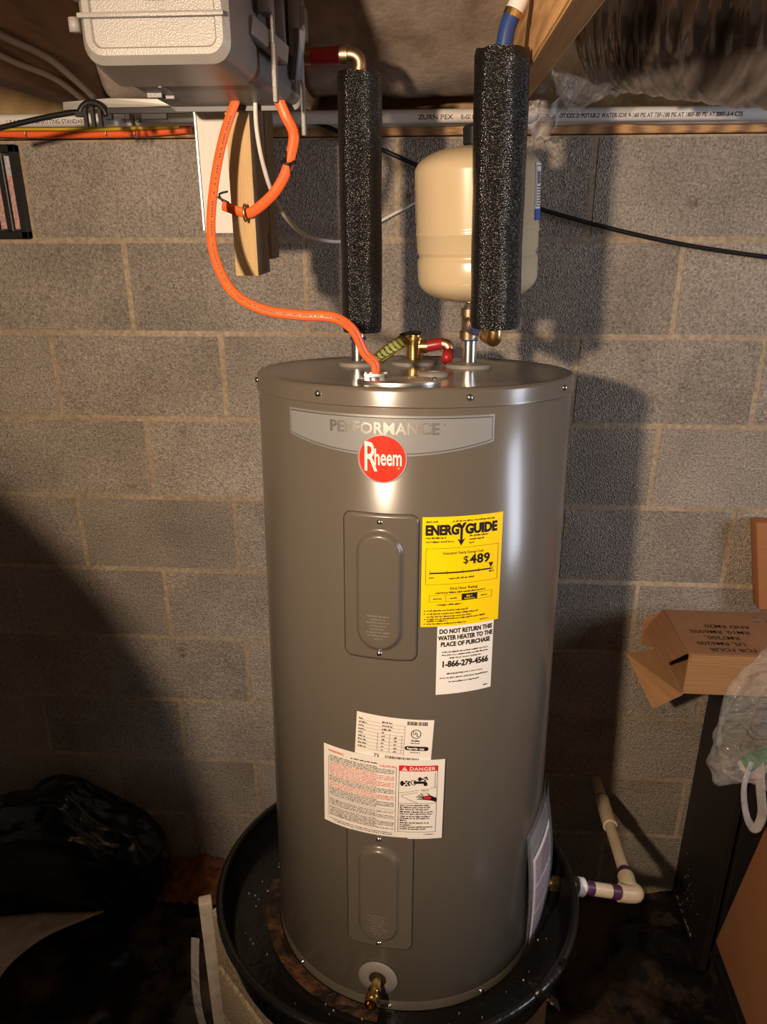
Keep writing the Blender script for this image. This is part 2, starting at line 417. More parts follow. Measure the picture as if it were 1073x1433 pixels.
# floor of earth under a loose black sheet
def floor_z(x, y):
    return 0.018*fb((x, y, 0.3), 2.2)+0.030*(1-abs(nz((x*4.0+y*1.5, y*5.0, 4.0)))*1.6)**3*0.6+0.006*fb((x, y, 2.0), 11.0, 2)-0.020
mb = MB(); mb.grid(lambda u, v: (lambda x, y: (x, y, floor_z(x, y)))(-2.4+5.2*u, -3.3+3.32*v), 260, 170)
tag(mb.build('floor', 'ground_sheet'), kind='structure')
mb = MB(); mb.box((-2.4, -3.3, 2.31), (2.8, 0.2, 2.33)); tag(mb.build('ceiling', 'osb'), kind='structure')
mb = MB(); mb.box((bx(-9), -0.012, WT), (bx(15), 0.13, WT+0.043), bev=0.002, seg=1)
tag(mb.build('trim_1', 'sill_wood'), kind='structure')
# crumpled sill-seal foam strip on the sill plate
mb = MB(); mb.grid(lambda u, v: (-1.6+3.3*u, -0.016-0.010*math.sin(PI*v)-0.004*fb((u*30, v, 0), 1), WT+0.016+0.020*v+0.006*nz((u*22, 0, 1.5))), 200, 4)
tag(solid(mb.build('foam_strip', 'pale_board'), 0.003), 'pale crumpled foam strip along the top of the sill board', 'foam strip')
# rim board closing the joist ends
mb = MB(); mb.box((bx(-9), 0.09, WT+0.043), (bx(15), 0.13, 2.31)); tag(mb.build('trim_2', 'osb'), kind='structure')

# joists
def joist(x0, x1, ya, yb, label, z0=2.075, mat='joist_wood'):
    mb = MB(); mb.box((x0, ya, z0), (x1, yb, 2.31), bev=0.003, seg=1)
    return tag(mb.build('ceiling_joist', mat), label, 'joist')
joist(0.1185, 0.155, -3.2, 0.085, 'wooden joist above the thick cold water pipe sleeve')
joist(-0.708, -0.670, -3.2, 0.085, 'dark wooden joist with cables strung along it beside the grey box', mat='shaded_joist_wood')
joist(-0.300, -0.262, -0.352, 0.085, 'short joist end behind the grey plastic box')
# insulation batts between the joists
def batt(name, x0, x1, label, zb=2.175, amp=0.05, seed=0.0, yr=0.42):
    def fn(u, v):
        x = x0+(x1-x0)*u; y = -2.6+2.56*v
        e = min(u, 1-u)*2; sag = (1-(1-min(1, e*2.5))**2)
        z = zb+0.04*(1-sag)-amp*0.30*fb((x*2.2+seed, y*2.2, seed), 1.3, 3)
        t = max(0.0, min(1.0, (y+yr)/(yr-0.07)))       # the batt turns down over the wall
        z = z+(2.100-z)*(t*t*(3-2*t))
        z -= 0.012*fb((x*4, y*4, seed+3), 2, 3)
        return (x, y, max(2.086, min(z, 2.278)))
    mb = MB(); mb.grid(fn, 36, 110)
    return tag(solid(mb.build(name, 'insulation'), 0.03, 1), label, 'insulation')
batt('insulation_batt', -0.260, 0.117, 'fibreglass insulation batt sagging between joists over the black pipe sleeves', 2.235, 0.06, 1.0)
batt('insulation_batt', -0.668, -0.345, 'fibreglass insulation batt above the grey plastic box', 2.26, 0.03, 5.0, 0.2)

# ================================================================== WATER HEATER
HB = Vector((-0.0376, -0.5677, 0.5521)); TILT = -math.radians(5.21)
HR, HH = 0.26, 1.0937
heater = thing('water_heater', 'tall grey electric water heater standing in a black drain pan', 'water heater', HB, (TILT, 0, 0))
HM = Matrix.Translation(HB) @ Matrix.Rotation(TILT, 4, 'X')
def hw(x, y, z): return HM @ Vector((x, y, z))
def onc(deg, h, r=HR):
    a = math.radians(deg); return Vector((r*math.sin(a), -r*math.cos(a), h))
def wrapper(deg0, h0, r, tilt=0.0):
    """label plane: x in metres along the arc from deg0, y in metres above h0"""
    a0 = math.radians(deg0); ct, st = math.cos(tilt), math.sin(tilt)
    def fn(x, y):
        X_, Y_ = x*ct-y*st, x*st+y*ct
        a = a0+X_/HR; return Vector((r*math.sin(a), -r*math.cos(a), h0+Y_))
    return fn
mb = MB(); mb.lathe([(HR-0.004, 0.010), (HR, 0.016), (HR, 0.5), (HR, HH-0.020), (HR-0.003, HH-0.016)], 160)
mb.build('body', 'heater_paint', heater)
mb = MB(); mb.lathe([(0.0001, 0.004), (HR-0.002, 0.002), (HR+0.0008, 0.003), (HR+0.0010, 0.020), (HR+0.0002, 0.0225)], 160)
mb.build('bottom_ring', 'heater_paint', heater, 0.6)
mb = MB(); mb.lathe([(HR+0.0003, HH-0.028), (HR+0.0035, HH-0.0265), (HR+0.0035, HH-0.024), (HR+0.002, HH-0.021), (HR+0.0022, HH-0.006), (HR+0.0005, HH-0.0015), (HR-0.004, HH), (HR-0.008, HH-0.0015), (HR-0.05, HH-0.002), (0.0001, HH-0.001)], 160)
lid = mb.build('top_lid', 'heater_paint', heater, 0.9)
def screw(deg, h, r=HR, s=0.0042, par=heater):
    mb = MB(); M = align(onc(deg, h, r), onc(deg, h, r+0.01))
    mb.lathe([(s*1.25, 0), (s*1.25, 0.0006), (s, 0.0012), (s*0.95, 0.0030), (s*0.5, 0.0040), (0.0001, 0.0041)], 10, 0, M)
    return mb.build('screw', 'steel', par)
for dg in (-29.5, 18.5, 61.5, -74, 105, -120, 150): screw(dg, HH-0.0135, HR+0.002)
for dg in (-46, -4.5, 33, -83, 100): screw(dg, 0.0115, HR+0.001, 0.0036)
# rounded rectangle cover pressed with a raised stadium
def cover(deg, h0, h1, w):
    R_ = HR; hh = (h1-h0)/2; hw_ = w/2; rc = 0.012
    fnb = wrapper(deg, (h0+h1)/2, R_)
    def sd(x, y):
        qx = abs(x)-hw_+rc; qy = abs(y)-hh+rc
        return math.hypot(max(qx, 0), max(qy, 0))+min(max(qx, qy), 0)-rc
    sw, shh = 0.0275, hh*0.76
    def sst(x, y):
        yy = max(0, abs(y+0.004)-(shh-sw)); return math.hypot(x, yy)-sw
    def ss(t): t = max(0, min(1, t)); return t*t*(3-2*t)
    def fn(u, v):
        x = (u-0.5)*(w+0.004); y = (v-0.5)*(h1-h0+0.004)
        d = sd(x, y); z = 0.0032*ss(-d/0.0022)-0.0015*(1 if d > -0.0001 else 0)
        z += 0.0085*ss((0.0085-sst(x, y))/0.0085)*ss(-d/0.004)
        a = math.radians(deg)+x/R_; r = R_+0.0008+z
        return Vector((r*math.sin(a), -r*math.cos(a), (h0+h1)/2+y))
    mb = MB(); mb.grid(fn, 60, 100)
    c = mb.build('element_cover', 'heater_cover', heater)
    g = MB(); fg = wrapper(deg, (h0+h1)/2, R_+0.0006)
    pts = []
    for cx, cy, a0 in ((1, 1, 0), (-1, 1, 90), (-1, -1, 180), (1, -1, 270)):
        for k in range(6):
            a = math.radians(a0+k*18); pts.append((cx*(hw_-rc)+(rc+0.0012)*math.cos(a), cy*(hh-rc)+(rc+0.0012)*math.sin(a)))
    dense = []
    for i in range(len(pts)):
        p, q = pts[i], pts[(i+1) % len(pts)]
        k = max(1, int(math.hypot(q[0]-p[0], q[1]-p[1])/0.006))
        for j in range(k): dense.append((p[0]+(q[0]-p[0])*j/k, p[1]+(q[1]-p[1])*j/k))
    n_ = len(dense)
    g.add([fg(*p) for p in dense]+[fg(p[0]*0.93, p[1]*0.965) for p in dense], [(i, (i+1) % n_, n_+(i+1) % n_, n_+i) for i in range(n_)])
    g.build('seam', 'gap_black', c)
    for y in (hh-0.011, -hh+0.011):
        p = wrapper(deg, (h0+h1)/2, R_+0.0038)(0, y); q = wrapper(deg, (h0+h1)/2, R_+0.02)(0, y)
        s_ = MB(); s_.lathe([(0.0048, 0), (0.0045, 0.0012), (0.0036, 0.0030), (0.0001, 0.0036)], 10, 0, align(p, q)); s_.build('screw', 'steel', c)
    e = MB(); fe = wrapper(deg, h0, R_+0.0131); rnd = random.Random(3)
    for i, wd_ in enumerate((0.016, 0.011, 0.017, 0.012, 0.011, 0.017, 0.015, 0.006)):
        fine(e, fe, -wd_, wd_, 0.074-i*0.0052, 0.0026, 0, rnd)
    e.build('embossed_print_glints', 'gasket_grey', c)  # paler grey paints in the glints on the raised lettering
    return c
cover(-8.5, 0.685, 0.914, 0.1115)
cover(-8.6, 0.138, 0.372, 0.1125)

def sticker(name, deg0, h0, w, h, mat, tilt=0.0, parent=heater, r=HR+0.0007, rc=0.003):
    fn = wrapper(deg0, h0, r, tilt); mb = MB()
    nu = max(6, int(w/0.006)); mb.grid(lambda u, v: fn(u*w, v*h), nu, 6, 0, True)
    return mb.build(name, mat, parent), wrapper(deg0, h0, r+0.0005, tilt)
# --- silver badge with curved lower edge
d0, d1 = -42.9, 27.4; wB = math.radians(d1-d0)*HR
def badge_low(x): return 1.017-0.019*(1-((x-wB/2)/(wB/2))**2)
def badge_sheet(name, mat, inset, r, lift=0.0):
    mb = MB()
    def fn(u, v):
        x = inset+u*(wB-2*inset); lo = badge_low(x)+inset; hi = 1.0555-inset
        return onc(d0+math.degrees(x/HR), lo+(hi-lo)*v, r)
    mb.grid(fn, 80, 4); return mb.build(name, mat, badge if name != 'badge' else heater)
badge = badge_sheet('badge', 'badge_rim', 0.0, HR+0.0006)
badge_sheet('badge_line', 'badge_dark', 0.0030, HR+0.0009)
badge_sheet('badge_face', 'badge_silver', 0.0040, HR+0.0012)
mb = MB(); fb_ = wrapper((d0+d1)/2, 1.0385, HR+0.0017)
put_text(mb, fb_, 'PERFORMANCE', -0.001, -0.0085, 0.0225, 0, 0.028, xs=0.99, sp=1.03)
put_text(mb, fb_, "'", 0.0855, -0.002, 0.012)
mb.build('lettering', 'badge_letter', badge)
# --- round red logo
logo = MB(); fl = wrapper(-7.9, 0.9945, HR+0.0016); put_disc(logo, fl, 0, 0, 0.0352, 0, 48)
logo = logo.build('logo', 'badge_rim', heater)
mb = MB(); fl = wrapper(-7.9, 0.9945, HR+0.0021); put_disc(mb, fl, 0, 0, 0.0330, 0, 48); mb.build('logo_face', 'logo_red', logo)
mb = MB(); fl = wrapper(-7.9, 0.9945, HR+0.0026)
put_text(mb, fl, 'R', -0.0170, -0.0175, 0.0600, 0, 0.008, xs=0.56)
put_text(mb, fl, 'heem', 0.0085, -0.0085, 0.0330, 0, 0.016, xs=0.54, sp=1.0)
put_text(mb, fl, 'R', 0.0235, -0.014, 0.004)
mb.build('lettering', 'logo_white', logo)

# --- yellow energy label
wE, hE = math.radians(27.4)*HR, 0.1705
lab, fn = sticker('energy_label', 4.85, 0.7405, wE, hE, 'label_yellow')
lab['label'] = 'yellow energy label with cost scale'
mb = MB(); rnd = random.Random(11); T = lambda *a, **k: put_text(mb, fn, *a, **k)
fine(mb, fn, 0.006, 0.024, hE-0.0080, 0.0026, 0, rnd); fine(mb, fn, 0.044, 0.112, hE-0.0080, 0.0024, 0, rnd)
T('ENERG', 0.0290, hE-0.0265, 0.0200, bold=0.055, xs=0.80, sp=0.98); T('Y', 0.0573, hE-0.0265, 0.0225, bold=0.055, xs=0.80)
T('GUIDE', 0.0885, hE-0.0265, 0.0200, bold=0.055, xs=0.88, sp=0.98)
put_quad(mb, fn, 0.0555, hE-0.0400, 0.0590, hE-0.0200)
put_poly(mb, fn, [(0.0512, hE-0.0335), (0.0573, hE-0.0445), (0.0634, hE-0.0335), (0.0573, hE-0.0372)])
for i, (a, c) in enumerate(((0.005, 0.036), (0.005, 0.046))): fine(mb, fn, a, c, hE-0.0325-i*0.0058, 0.0026, 0, rnd)
for i, c in enumerate((0.100, 0.094, 0.078)): fine(mb, fn, 0.070, c, hE-0.0315-i*0.0052, 0.0026, 0, rnd)
def frame(x0, y0, x1, y1, w):
    for a in ((x0, y0, x1, y0), (x1, y0, x1, y1), (x1, y1, x0, y1), (x0, y1, x0, y0)): put_line(mb, fn, *a, w)
frame(0.006, hE-0.103, 0.118, hE-0.0475, 0.0005)
T('Estimated Yearly Energy Cost', 0.062, hE-0.0570, 0.0056, xs=0.92, bold=0.01)
T('$', 0.0655, hE-0.0725, 0.0165, bold=0.008, xs=1.0); T('489', 0.0880, hE-0.0735, 0.0195, bold=0.035, xs=1.05, sp=1.08)
put_quad(mb, fn, 0.012, hE-0.0865, 0.108, hE-0.0842, 0, 12)
put_poly(mb, fn, [(0.1025, hE-0.0755), (0.1105, hE-0.0755), (0.1065, hE-0.0835)])
for x in (0.012, 0.037, 0.061, 0.086, 0.110): put_line(mb, fn, x, hE-0.088, x, hE-0.0815, 0.0005)
fine(mb, fn, 0.011, 0.019, hE-0.0935, 0.003, 0, rnd); fine(mb, fn, 0.104, 0.112, hE-0.0905, 0.003, 0, rnd); fine(mb, fn, 0.040, 0.080, hE-0.0955, 0.0026, 0, rnd)
T('First Hour Rating', 0.064, hE-0.1125, 0.0064, xs=0.95, bold=0.01)
fine(mb, fn, 0.021, 0.100, hE-0.1175, 0.0026, 0, rnd)
for i in range(4):
    x0 = 0.012+i*0.0245
    if i == 2: put_quad(mb, fn, x0, hE-0.1305, x0+0.0245, hE-0.1200, 0, 3)
    else: frame(x0, hE-0.1305, x0+0.0245, hE-0.1200, 0.0004); fine(mb, fn, x0+0.006, x0+0.018, hE-0.1268, 0.0022, 0, rnd)
fine(mb, fn, 0.024, 0.062, hE-0.1365, 0.0028, 0, rnd)
for i, (y, c) in enumerate(((0.1455, 0.072), (0.1505, 0.088), (0.1550, 0.078), (0.1590, 0.100), (0.1622, 0.040), (0.1665, 0.070))):
    fine(mb, fn, 0.009, c, hE-y, 0.0024, 0, rnd)
    if i in (0, 1, 3, 5): put_disc(mb, fn, 0.0055, hE-y+0.001, 0.001, 0, 8)
fine(mb, fn, 0.092, 0.106, hE-0.1655, 0.0018, 0, rnd)
fm_ = wrapper(4.85, 0.7405, HR+0.0016); fine(mb, fm_, 0.0685, 0.0785, hE-0.1250, 0.0026, 1, rnd); fine(mb, fm_, 0.0655, 0.0810, hE-0.1288, 0.0026, 1, rnd)
mb.build('lettering', ['print_black', 'label_yellow'], lab)
# --- white do-not-return notice
wD, hD = math.radians(20.2)*HR, 0.120
lab, fn = sticker('return_notice', 10.4, 0.6265, wD, hD, 'label_white', r=HR+0.0004)
lab['label'] = 'white notice with bold black lettering and phone number'
fn = wrapper(10.4, 0.6265, HR+0.0009); mb = MB()
for i, t in enumerate(('DO NOT RETURN THIS', 'WATER HEATER TO THE', 'PLACE OF PURCHASE')):
    put_text(mb, fn, t, wD/2, hD-0.0180-i*0.0106, 0.0102, 0, 0.040, xs=(0.80, 0.78, 0.82)[i])
for i, c in enumerate((0.038, 0.038, 0.026)): fine(mb, fn, wD/2-c, wD/2+c, hD-0.0495-i*0.0052, 0.0024, 0, rnd)
put_text(mb, fn, '1-866-279-4566', wD/2, hD-0.0735, 0.0138, 0, 0.040, xs=0.86)
for i, c in enumerate((0.030, 0.040, 0.026)): fine(mb, fn, wD/2-c, wD/2+c, hD-0.0860-i*0.0070, 0.0024, 0, rnd)
fine(mb, fn, wD-0.014, wD-0.006, 0.006, 0.0022, 0, rnd)
mb.build('lettering', 'print_black', lab)
# --- rating plate with listing mark and bar codes
wR, hR = math.radians(26.9)*HR, 0.077
tl = -0.055
lab, fn = sticker('rating_label', -17.6, 0.5125, wR, hR, 'label_cream', tl, r=HR+0.0008)
lab['label'] = 'white rating label with listing mark and bar codes'
mb = MB(); rnd = random.Random(21)
for i in range(9):
    y = hR-0.0125-i*0.0062
    put_line(mb, fn, 0.004, y, 0.078 if i < 8 else 0.078, y, 0.00035)
    fine(mb, fn, 0.004, 0.010+rnd.uniform(0.001, 0.010), y+0.0012, 0.0026, 0, rnd)
    fine(mb, fn, 0.042, 0.042+(0.016 if i < 3 else 0.005), y+0.0012, 0.0030, 0, rnd)
    if i > 3: fine(mb, fn, 0.062, 0.067, y+0.0012, 0.0030, 0, rnd)
for x in (0.036, 0.055, 0.074): put_line(mb, fn, x, hR-0.062, x, hR-0.030, 0.0004)
put_line(mb, fn, 0.078, 0.012, 0.078, hR-0.0125, 0.0004)
def bars(x0, x1, y0, y1):
    x = x0
    while x < x1:
        w = rnd.choice((0.0006, 0.0010, 0.0016)); put_quad(mb, fn, x, y0, x+w, y1); x += w+rnd.choice((0.0006, 0.0009, 0.0013))
bars(0.081, 0.113, hR-0.010, hR-0.0035); bars(0.050, 0.103, 0.0015, 0.0085)
for _ in range(34):
    x = 0.032+rnd.randint(0, 6)*0.0011; y = 0.0015+rnd.randint(0, 6)*0.0011; put_quad(mb, fn, x, y, x+0.0011, y+0.0011)
put_ring(mb, fn, 0.0955, hR-0.0250, 0.0068, 0.0080)
put_text(mb, fn, 'U', 0.0932, hR-0.0262, 0.0088, 0, 0.02, xs=0.8); put_text(mb, fn, 'L', 0.0978, hR-0.0290, 0.0088, 0, 0.02, xs=0.8)
fine(mb, fn, 0.089, 0.102, hR-0.0385, 0.0030, 0, rnd); fine(mb, fn, 0.088, 0.103, hR-0.0425, 0.0022, 0, rnd)
put_quad(mb, fn, 0.0830, hR-0.0545, 0.1130, hR-0.0470, 0, 3); put_disc(mb, fn, 0.0830, hR-0.05075, 0.00375, 0, 12); put_disc(mb, fn, 0.1130, hR-0.05075, 0.00375, 0, 12)
fw = wrapper(-17.6, 0.5125, HR+0.0019, tl); fine(mb, fw, 0.083, 0.112, hR-0.0522, 0.0038, 1, rnd)
fine(mb, fn, 0.088, 0.104, hR-0.0590, 0.0020, 0, rnd)
mb.build('lettering', ['print_black', 'label_cream'], lab)
# --- warning label
wW, hW = math.radians(44.0)*HR, 0.1475
tw = -0.012
lab, fn = sticker('warning_label', -30.2, 0.369, wW, hW, 'label_cream', tw, r=HR+0.0040)
lab['label'] = 'white warning label with red danger panel and scald pictogram'
fn = wrapper(-30.2, 0.369, HR+0.0046, tw)
fn2 = wrapper(-30.2, 0.369, HR+0.0051, tw)
mb = MB(); rnd = random.Random(31)
lx0, lx1 = 0.009, 0.124
frame2 = lambda x0, y0, x1, y1, w: [put_line(mb, fn, *a, w) for a in ((x0, y0, x1, y0), (x1, y0, x1, y1), (x1, y1, x0, y1), (x0, y1, x0, y0))]
put_line(mb, fn, lx1, 0.011, lx1, hW-0.014, 0.0005); put_line(mb, fn, lx0, 0.012, lx0, hW-0.020, 0.0004)
put_text(mb, fn, 'WARNING', 0.009, hW-0.0115, 0.0062, 1, 0.01, 'LEFT', xs=0.95)
fine(mb, fn, 0.050, 0.096, hW-0.0125, 0.0028, 0, rnd)
put_text(mb, fn, 'CAUTION', 0.110, hW-0.0165, 0.0058, 1, 0.01, xs=0.95)
y = hW-0.0185; i = 0
while y > 0.0140:
    red = (0.62 < y/hW < 0.80) or (0.46 < y/hW < 0.58 and i % 5 != 0)
    if 0.33 < y/hW < 0.36 or 0.215 < y/hW < 0.235: put_line(mb, fn, lx0, y+0.001, lx1, y+0.001, 0.0004)
    else: fine(mb, fn, lx0+0.002, lx1-0.002 if i % 4 else lx1-0.03, y, 0.0021, 2 if red else 3, rnd)
    y -= 0.00305; i += 1
fine(mb, fn, 0.010, 0.120, 0.0085, 0.0019, 3, rnd); fine(mb, fn, 0.020, 0.120, 0.0052, 0.0019, 3, rnd)
frame2(0.1285, 0.0135, 0.1885, hW-0.0105, 0.0006)
put_quad(mb, fn, 0.1285, hW-0.0205, 0.1885, hW-0.0105, 1, 8)
put_poly(mb, fn2, [(0.1325, hW-0.0190), (0.1415, hW-0.0190), (0.1370, hW-0.0120)], 4); put_quad(mb, wrapper(-30.2, 0.369, HR+0.0056, tw), 0.1366, hW-0.0178, 0.1374, hW-0.0140, 1)
put_text(mb, fn2, 'DANGER', 0.1645, hW-0.0185, 0.0088, 4, 0.02, xs=1.05, sp=1.12)
# scald pictogram: tap, valves, stream, hand
put_disc(mb, fn, 0.1335, hW-0.0430, 0.0030, 0, 14, 0.0048)
for dx, dy in ((0.0390, 0.0045), (0.0418, 0.001), (0.0390, -0.003), (0.0362, 0.001), (0.0435, 0.004), (0.0435, -0.002)): put_disc(mb, fn, 0.1010+dx, hW-0.0437+dy, 0.0018, 0, 8)
put_ring(mb, fn, 0.1515, hW-0.0410, 0.0036, 0.0048, 0, 18)
put_quad(mb, fn, 0.1515, hW-0.0430, 0.1690, hW-0.0385, 0, 3)
put_poly(mb, fn, [(0.166, hW-0.0385), (0.170, hW-0.0385), (0.1725, hW-0.0415), (0.1730, hW-0.0470), (0.1675, hW-0.0470), (0.1670, hW-0.043)])
put_disc(mb, fn, 0.1610, hW-0.0345, 0.0030, 0, 14, 0.0038)
for dx, dy in ((0, 0), (0.0035, 0.0022), (0.0035, -0.0022), (0.007, 0), (0.0055, 0.003)): put_disc(mb, fn, 0.1655+dx, hW-0.0345+dy, 0.0016, 0, 8)
put_text(mb, fn, 'HOT', 0.1700, hW-0.0570, 0.0056, 0, 0.0, xs=1.05)
put_line(mb, fn, 0.1285, hW-0.0615, 0.1600, hW-0.0550, 0.0006); put_line(mb, fn, 0.1780, hW-0.0520, 0.1885, hW-0.0500, 0.0006)
put_line(mb, fn, 0.1850, hW-0.0500, 0.1850, hW-0.0230, 0.0006)
put_line(mb, fn, 0.1340, hW-0.0645, 0.1580, hW-0.0590, 0.0006); put_line(mb, fn, 0.1340, hW-0.0680, 0.1600, hW-0.0800, 0.0006); put_line(mb, fn, 0.1336, hW-0.0645, 0.1336, hW-0.0680, 0.0006)
put_line(mb, fn, 0.1285, hW-0.0800, 0.1885, hW-0.0800, 0.0006)
for x in (0.1668, 0.1690, 0.1712): put_line(mb, fn, x, hW-0.0640, x, hW-0.0580, 0.0004, 2)
put_poly(mb, fn, [(0.1665, hW-0.0665), (0.1775, hW-0.0645), (0.1880, hW-0.0700), (0.1880, hW-0.0780), (0.1800, hW-0.0745), (0.1670, hW-0.0725)])
for a in ((0.1672, 0.0670, 0.1630, 0.0605), (0.1665, 0.0685, 0.1590, 0.0640), (0.1665, 0.0700, 0.1565, 0.0670), (0.1670, 0.0718, 0.1580, 0.0715), (0.1775, 0.0655, 0.1735, 0.0605)): put_line(mb, fn, a[0], hW-a[1], a[2], hW-a[3], 0.0014)
put_poly(mb, fn2, [(0.1675, hW-0.0672), (0.1770, hW-0.0660), (0.1800, hW-0.0690), (0.1780, hW-0.0718), (0.1690, hW-0.0705)], 1)
for i, c in enumerate((0.179, 0.180, 0.178, 0.186, 0.184, 0.180, 0.178, 0.142, 0.178, 0.150, 0.184, 0.172)):
    fine(mb, fn, 0.1310, c, hW-0.0845-i*0.00385-(0.0008*(i > 2))-(0.0008*(i > 4))-(0.0008*(i > 7)), 0.0027, 0, rnd)
fine(mb, fn, 0.170, 0.186, 0.0085, 0.0016, 0, rnd)
mb.build('lettering', ['print_black', 'print_red', 'print_pink', 'print_grey', 'label_cream'], lab)

# --- drain valve
dv = MB(); M = align(onc(-9.0, 0.068, HR+0.0005), onc(-9.0, 0.068, HR+0.05))
dv.lathe([(0.0350, 0), (0.0345, 0.0012), (0.018, 0.0028), (0.015, 0.0022)], 32, 0, M)
dp = dv.build('drain_valve', 'gasket_grey', heater)
mb = MB(); mb.lathe([(0.0155, 0.0026), (0.0001, 0.0028)], 24, 0, M); mb.build('opening', 'gap_black', dp)
mb = MB(); mb.lathe([(0.0085, 0), (0.0085, 0.020), (0.0110, 0.021), (0.0110, 0.028), (0.0085, 0.029), (0.0085, 0.036), (0.0120, 0.037), (0.0120, 0.041), (0.0105, 0.0415), (0.0120, 0.043), (0.0120, 0.047), (0.0105, 0.0475), (0.0115, 0.049), (0.0115, 0.054), (0.0075, 0.054), (0.0075, 0.040), (0.0001, 0.040)], 24, 0, M)
mb.build('spout', 'brass', dp, 0.6)
# --- top fittings (local frame)
def ring(x, y, r, name, mat, h0=0.0, th=0.008, hole=0.010):
    mb = MB(); mb.lathe([(r, HH-0.002), (r, HH+h0+0.001), (r*0.96, HH+h0+th*0.55), (hole*1.5, HH+h0+th), (hole, HH+h0+th*0.8), (hole, HH-0.001)], 40, 0, Matrix.Translation((x, y, 0)))
    return mb.build(name, mat, heater, 0.9)
HOT = (-0.101, 0.055); COLD = (0.092, 0.045); TPV = (-0.004, 0.092)
ring(*HOT, 0.034, 'gasket', 'gasket_grey'); ring(*COLD, 0.040, 'gasket', 'gasket_grey'); ring(TPV[0], TPV[1]-0.012, 0.040, 'gasket', 'gasket_grey')
ring(0.032, -0.095, 0.024, 'plug_cap', 'gasket_grey', 0, 0.006, 0.011)
for (x, y) in (HOT, COLD):
    mb = MB(); mb.lathe([(0.0125, HH), (0.0125, HH+0.046), (0.0133, HH+0.0465), (0.0133, HH+0.050), (0.010, HH+0.0505)], 28, 0, Matrix.Translation((x, y, 0)))
    nip = mb.build('nipple', 'steel', heater, 0.8)
    mb = MB(); mb.lathe([(0.0136, HH+0.043), (0.0142, HH+0.0435), (0.0142, HH+0.048), (0.0136, HH+0.0485)], 28, 0, Matrix.Translation((x, y, 0))); mb.build('dielectric_ring', 'pex_blue', nip)
# junction plate with clamp
mb = MB(); mb.lathe([(0.0001, HH+0.0026), (0.058, HH+0.0024), (0.061, HH+0.0010), (0.0612, HH-0.002)], 48, 0, Matrix.Translation((-0.018, -0.176, 0)) @ Matrix.Scale(0.72, 4, (0, 1, 0)))
jp = mb.build('junction_cover', 'steel', heater, 0.9)
jp.data.materials[0] = MATS['brushed_steel']
mb = MB(); CL = Vector((-0.052, -0.180, HH))
for s_ in (-1, 1):
    mb.box((CL.x-0.015, CL.y+s_*0.010-0.0035, CL.z+0.002), (CL.x+0.015, CL.y+s_*0.010+0.0035, CL.z+0.011), bev=0.0012)
    mb.lathe([(0.004, 0), (0.004, 0.003), (0.0001, 0.004)], 10, 0, Matrix.Translation((CL.x+s_*0.014, CL.y, CL.z+0.010)))
mb.lathe([(0.0155, 0.001), (0.0155, 0.006), (0.012, 0.0075)], 24, 0, Matrix.Translation(CL)); mb.build('cable_clamp', 'steel', jp, 0.6)
for x in (-0.030, 0.030):
    mb = MB(); mb.lathe([(0.0045, 0), (0.0040, 0.003), (0.0001, 0.0045)], 10, 0, Matrix.Translation((x-0.005+0.01*(x > 0), -0.178, HH+0.002))); mb.build('screw', 'steel', jp)
# temperature and pressure valve
tpz = HH
mb = MB(); mb.lathe([(0.0145, tpz), (0.0145, tpz+0.010), (0.0165, tpz+0.011), (0.0165, tpz+0.014), (0.0145, tpz+0.0145), (0.0145, tpz+0.040), (0.0168, tpz+0.041), (0.0168, tpz+0.046), (0.0120, tpz+0.047), (0.0120, tpz+0.050), (0.0001, tpz+0.051)], 28, 0, Matrix.Translation((TPV[0], TPV[1], 0)))
mb.tube([(TPV[0], TPV[1], tpz+0.030), (TPV[0]+0.024, TPV[1]-0.002, tpz+0.030)], 0.0115, 16)
tpv = mb.build('relief_valve', 'brass', heater, 0.7)
mb = MB(); mb.tube([(TPV[0]+0.010, TPV[1]+0.004, tpz+0.0535), (TPV[0]-0.006, TPV[1]-0.004, tpz+0.054), (TPV[0]-0.024, TPV[1]-0.012, tpz+0.050)], 0.003, 8, rr=2.2); mb.build('test_lever', 'black_plastic', tpv)
mb = MB(); mb.tube(spline([(TPV[0]+0.020, TPV[1]-0.002, tpz+0.030), (TPV[0]+0.040, TPV[1]-0.005, tpz+0.034), (TPV[0]+0.052, TPV[1]-0.008, tpz+0.036)]), 0.0105, 16)
mb.build('discharge_pipe', 'pex_red', tpv)
mb = MB(); mb.tube(spline([(TPV[0]+0.048, TPV[1]-0.008, tpz+0.036), (TPV[0]+0.060, TPV[1]-0.010, tpz+0.032), (TPV[0]+0.062, TPV[1]-0.012, tpz+0.014)]), 0.0095, 16); mb.build('discharge_elbow', 'copper', tpv)
mb = MB(); mb.tube([(TPV[0]+0.062, TPV[1]-0.012, tpz+0.022), (TPV[0]+0.058, TPV[1]-0.035, tpz+0.009)], 0.0100, 14); mb.build('discharge_pipe', 'pex_red', tpv)
mb = MB()
def tagf(u, v):
    x = TPV[0]-0.012-0.052*v+0.028*(u-0.5)*(1-0.2*v); y = TPV[1]-0.016-0.050*v+0.020*(u-0.5); z = tpz+0.044-0.037*v+0.004*math.sin(u*6+v*3)+0.010*(0.5-u)
    return (x, y, z)
mb.grid(tagf, 8, 12); tg = solid(mb.build('warning_tag', 'gold_foil', tpv), 0.0006)
mb = MB(); rnd = random.Random(2)
def tg2(x, y):
    p = Vector(tagf(x, y)); return p+Vector((0.0, -0.0009, 0.0014))
for i in range(7): fine(mb, tg2, 0.1, 0.9, 0.1+i*0.115, 0.05, 0, rnd)
mb.build('tag_print', 'print_black', tg)

